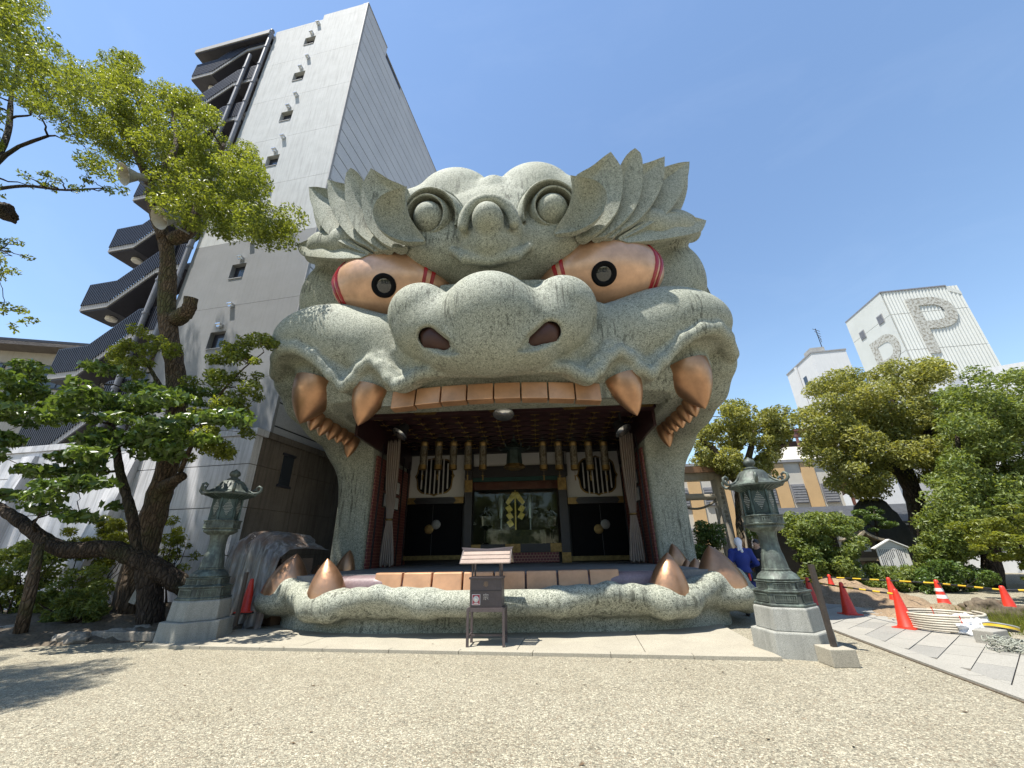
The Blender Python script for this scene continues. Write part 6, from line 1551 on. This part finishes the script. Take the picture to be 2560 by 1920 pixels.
hd = ([(1745, 1300), (1800, 1310), (1800, 1390), (1790, 1460), (1745, 1460)], 'dense bush between the lion pillar and the torii', 9.0), ([(2120, 1432), (2200, 1420), (2300, 1430), (2300, 1470), (2130, 1480)], 'low clipped hedge below the wooden shrine', 7.6), ([(2290, 1420), (2400, 1400), (2470, 1410), (2480, 1470), (2300, 1480)], 'low clipped hedge below the dense tree', 7.0), ([(2290, 1340), (2370, 1330), (2420, 1370), (2420, 1430), (2300, 1430)], 'dark bush right of the notice board', 8.6), ([(1880, 1290), (1905, 1290), (1910, 1340), (1880, 1340)], 'bit of bush seen between the worker and the right lantern', 8.6), ([(1965, 1290), (1990, 1290), (1995, 1330), (1965, 1330)], 'sprig of bush right of the bronze lantern post', 8.4)
for k, (po, lab, Y) in enumerate(hd): shrub('garden_bush', lab, po, Y, .5, 40 if k else 50, (.18, .34), 6000 if k < 4 else 1500, .12, MAT['leaf_mid'] if k % 2 else MAT['leaf_dark'], 100+k, 'bushes behind the cones')
# grass tuft beside the rubble sack
rs = np.random.default_rng(4); n = 1600; q = pZ(2545, 1570)
P = np.c_[q[0]+rs.normal(size=n)*.45, q[1]+rs.normal(size=n)*.4, np.zeros(n)]; tip = P+np.c_[rs.normal(size=n)*.1, rs.normal(size=n)*.1, .18+.22*rs.random(n)]
V = np.stack([P-[.006, 0, 0], P+[.006, 0, 0], tip], 1).reshape(-1, 3); gme = mesh_from('grass', V, np.arange(3*n).reshape(-1, 3), MAT['leaf_yellow']); at = gme.attributes.new('rnd', 'FLOAT', 'POINT'); at.data.foreach_set('value', np.repeat(rs.random(n), 3).astype(np.float32))
tag(link('grass', gme), 'patch of bright green grass at the right edge', 'grass', kind='stuff')
# trees and shrine wall behind the visitor: they show as dark green in the glass and the eye lenses
for k, (x, y, s) in enumerate(((-7, -24, 1.0), (-1.5, -27, 1.15), (4.5, -25, 1.05), (10, -28, 1.2), (-13, -26, 1.1))):
    rr = random.Random(200+k); C = []; Rd = []
    for _ in range(46):
        a, h = rr.uniform(0, 6.28), rr.uniform(1.2, 7.5)*s; rad = 2.8*s*math.sqrt(max(.1, 1-((h-4.2*s)/(4.2*s))**2))*rr.uniform(.3, 1); C.append((x+rad*math.cos(a), y+rad*math.sin(a), h)); Rd.append(rr.uniform(.7, 1.1)*s)
    tree('forecourt_tree', ('broad tree behind the camera opposite the lion, left of centre', 'broad tree behind the camera opposite the lion, at the centre', 'broad tree behind the camera opposite the lion, right of centre', 'broad tree behind the camera farthest right of the row', 'broad tree behind the camera farthest left of the row')[k], [([(x, y, -.1), (x+.1, y, 1.5), (x-.1, y, 3.5), (x, y, 5.5)], [.3, .25, .18, .08])], C, Rd, 7000, .32, MAT['leaf_mid'], MAT['bark_dark'], 210+k, 20, 'row of trees across the forecourt')

# fallen leaves on the forecourt
rs = np.random.default_rng(77); n = 60
gx, gy = rs.uniform(-7, 6, n), rs.uniform(-7.2, -.6, n); P = np.c_[gx, gy, np.full(n, .006)]; P[gy > -1.0, 2] = .06
a = rs.uniform(0, 6.28, n); d = np.c_[np.cos(a), np.sin(a), rs.uniform(-.1, .25, n)]*.028; w = np.c_[-np.sin(a), np.cos(a), rs.uniform(-.2, .2, n)]*.013
V = np.stack([P-d, P+w+[0, 0, .006], P+d, P-w+[0, 0, .004]], 1).reshape(-1, 3); I = np.arange(n)*4
lm = mesh_from('fallen_leaves', V, np.stack([I, I+1, I+2, I+3], 1), m_generic('dry_leaf', (.11, .07, .035), .8, .5, 1.5)); tag(link('fallen_leaves', lm), 'dry leaves scattered over gravel and pad', 'leaves', kind='stuff')
# ------------------------------------------------------------------ people
def person(label, loc, rz, J, cols, s=1.0, cap=None, extras=None):
    t = thing('person', label, 'person', loc, rz); t.scale = (s, s, s); O = np.array((.7, 0, 0))
    A = {k: np.array(v, float)+O for k, v in J.items()}
    def fld(h=.012): return Field((0, -.6, -.02), (1.4, .6, 1.85), h)
    def out(F, nm, mat):
        o = link(nm, F.mesh(nm, mat, mirror=False), t); o.location = (-.7, 0, 0); return o
    skin = m_generic('skin', (.40, .24, .17), .55, .1)
    B = fld()
    hd = A['head']; B.ell(hd, (.075, .095, .115), .02); B.ell(hd+(0, -.03, -.06), (.055, .065, .07), .04)
    B.cap(A['neck'], hd+(0, .01, -.06), .055, .052, .03); B.cap(A['neck'], A['pelvis'], .11, .12, .05)
    B.ell(hd+(0, -.10, -.015), (.014, .022, .025), .012)                    # nose
    for sg in (-1, 1):
        B.ell(hd+(sg*.077, .01, -.01), (.012, .024, .034), .008); B.ell(hd+(sg*.033, -.082, .012), (.022, .012, .012), .01)
    for sd in 'lr':
        B.cap(A['neck'], A['sh'+sd], .06, .055, .04); B.cap(A['sh'+sd], A['el'+sd], .05, .042, .03); B.cap(A['el'+sd], A['wr'+sd], .04, .028, .02)
        d = A['wr'+sd]-A['el'+sd]; d /= np.linalg.norm(d); p = A['wr'+sd]+d*.05; w = np.cross(d, (0, 0, 1.0)); w /= np.linalg.norm(w)+1e-6; u = np.cross(w, d)
        B.cap(A['wr'+sd], p+d*.03, .028, .034, .015)
        for i, L_ in enumerate((.07, .08, .075, .06)):
            f0 = p+d*.035+w*(.026-.0175*i); f1 = f0+d*L_*.55; f2 = f1+d*L_*.35-u*.03; B.cap(f0, f1, .0115, .011, .005); B.cap(f1, f2, .011, .009, .005)
        B.cap(p+w*.03-d*.01, p+w*.055+d*.035-u*.02, .013, .010, .008)
        B.cap(A['hip'+sd], A['kn'+sd], .07, .05, .03); B.cap(A['kn'+sd], A['an'+sd], .045, .035, .02)
    out(B, 'body', skin)
    K = fld(); K.cap(A['neck']+(0, .01, -.05), A['pelvis']+(0, 0, .05), .125, .135, .05); K.ell((A['neck']+A['pelvis'])/2+(0, .0, .08), (.19, .13, .24), .06)
    for sd in 'lr':
        K.cap(A['neck']+(0, 0, -.05), A['sh'+sd], .085, .078, .05); K.cap(A['sh'+sd], A['el'+sd], .078, .064, .04); K.cap(A['el'+sd], A['wr'+sd], .062, .05, .03)
    K.ell(A['neck']+(0, .01, -.0), (.075, .075, .05), .03); K.ell(A['pelvis']+(0, 0, .0), (.17, .13, .12), .05)
    out(K, 'jacket', cols[0])
    T = fld(); T.ell(A['pelvis']+(0, 0, -.08), (.175, .14, .13), .05)
    for sd in 'lr':
        T.cap(A['hip'+sd], A['kn'+sd], .10, .078, .04); T.cap(A['kn'+sd], A['an'+sd]+(0, 0, .03), .078, .062, .03)
    out(T, 'trousers', cols[1])
    S = fld()
    for sd in 'lr': S.cap(A['an'+sd]+(0, .02, -.04), A['an'+sd]+(0, -.14, -.045), .048, .042, .02)
    out(S, 'shoes', MAT['blackrub'])
    for sg in (-1, 1):
        b = MB(); b.lathe([(.001, -.012), (.009, -.008), (.012, 0), (.009, .008), (.001, .012)], 10, tuple(np.array(J['head'])+(sg*.033, -.084, .012))); b.build('eye', MAT['plaster'], t, True)
    b = MB(); b.box(tuple(np.array(J['head'])+(0, -.088, -.062)), (.04, .012, .008)); b.build('mouth', m_generic('lips', (.28, .11, .10), .5), t)
    Hh = fld(); 
    if cap == 'towel':
        Hh.ell(hd+(0, .012, .035), (.093, .112, .105), .02); Hh.ell(hd+(0, .085, -.03), (.07, .05, .07), .03); Hh.cap(hd+(0, .11, -.04), hd+(-.03, .15, -.19), .045, .03, .03); Hh.cap(hd+(.02, .11, -.04), hd+(.04, .14, -.16), .035, .02, .02)
        Hh.ell(hd+(0, -.13, -.045), (.09, .10, .11), .01, 'sub'); out(Hh, 'head_towel', m_generic('white_towel', (.72, .71, .74), .9, .08, 8, 60, .3))
    else:
        Hh.ell(hd+(0, .012, .03), (.086, .106, .108), .02); Hh.ell(hd+(0, -.115, -.055), (.10, .10, .10), .01, 'sub'); out(Hh, 'hair', m_generic('black_hair', (.012, .011, .011), .5, .3, 30, 90, .4))
    return t, A
navy = m_generic('cobalt_work_cloth', (.010, .028, .20), .8, .2, 4, 90, .2); navy2 = m_generic('cobalt_work_trousers', (.010, .022, .15), .8, .2, 4, 90, .2)
dark = m_generic('charcoal_cloth', (.018, .018, .021), .85, .2, 4, 90, .2)
stand = dict(head=(0, -.02, 1.60), neck=(0, 0, 1.43), pelvis=(0, .01, .95), shl=(-.19, 0, 1.40), shr=(.19, 0, 1.40), ell=(-.30, .02, 1.14), elr=(.28, .03, 1.13), wrl=(-.16, -.20, 1.06), wrr=(.20, -.2, 1.10), hipl=(-.10, 0, .90), hipr=(.10, 0, .90), knl=(-.115, -.02, .49), knr=(.115, -.01, .49), anl=(-.12, .02, .09), anr=(.13, .0, .09))
wp = pY(1866, 1450, 2.5)
w, A = person('person in cobalt blue work clothes, white head towel and tool belt, seen from behind', (wp[0], 2.5, 0), math.pi-R(18), stand, (navy, navy2), 1.0, 'towel')
b = MB(); b.lathe([(.185, .90), (.19, .93), (.185, .97)], 20, M=None, rfun=lambda a, z: 1-.22*abs(math.sin(a))); b.build('tool_belt', MAT['blackrub'], w, True)
for k, (x, y, sx, sz, mt) in enumerate(((-.17, .06, .10, .20, m_generic('green_canvas_pouch', (.02, .035, .03), .85)), (.05, .16, .16, .22, m_generic('grey_canvas_pouch', (.03, .036, .036), .85)), (.17, .07, .09, .18, m_generic('black_pouch', (.015, .016, .017), .85)), (-.07, .155, .05, .16, MAT['cone']))):
    MB().box((x, y, .84), (sx, .09 if k < 3 else .03, sz)).build('tool_pouch', mt, w, bevel=.015)
st2 = dict(stand); st2.update(wrl=(-.10, -.24, 1.16), wrr=(.12, -.24, 1.16), head=(0.01, -.03, 1.59))
qp = pY(1912, 1450, 4.6)
person('person with black hair in dark clothes half hidden behind the right lantern', (qp[0], 4.6, 0), R(-52), st2, (dark, dark), 1.0)
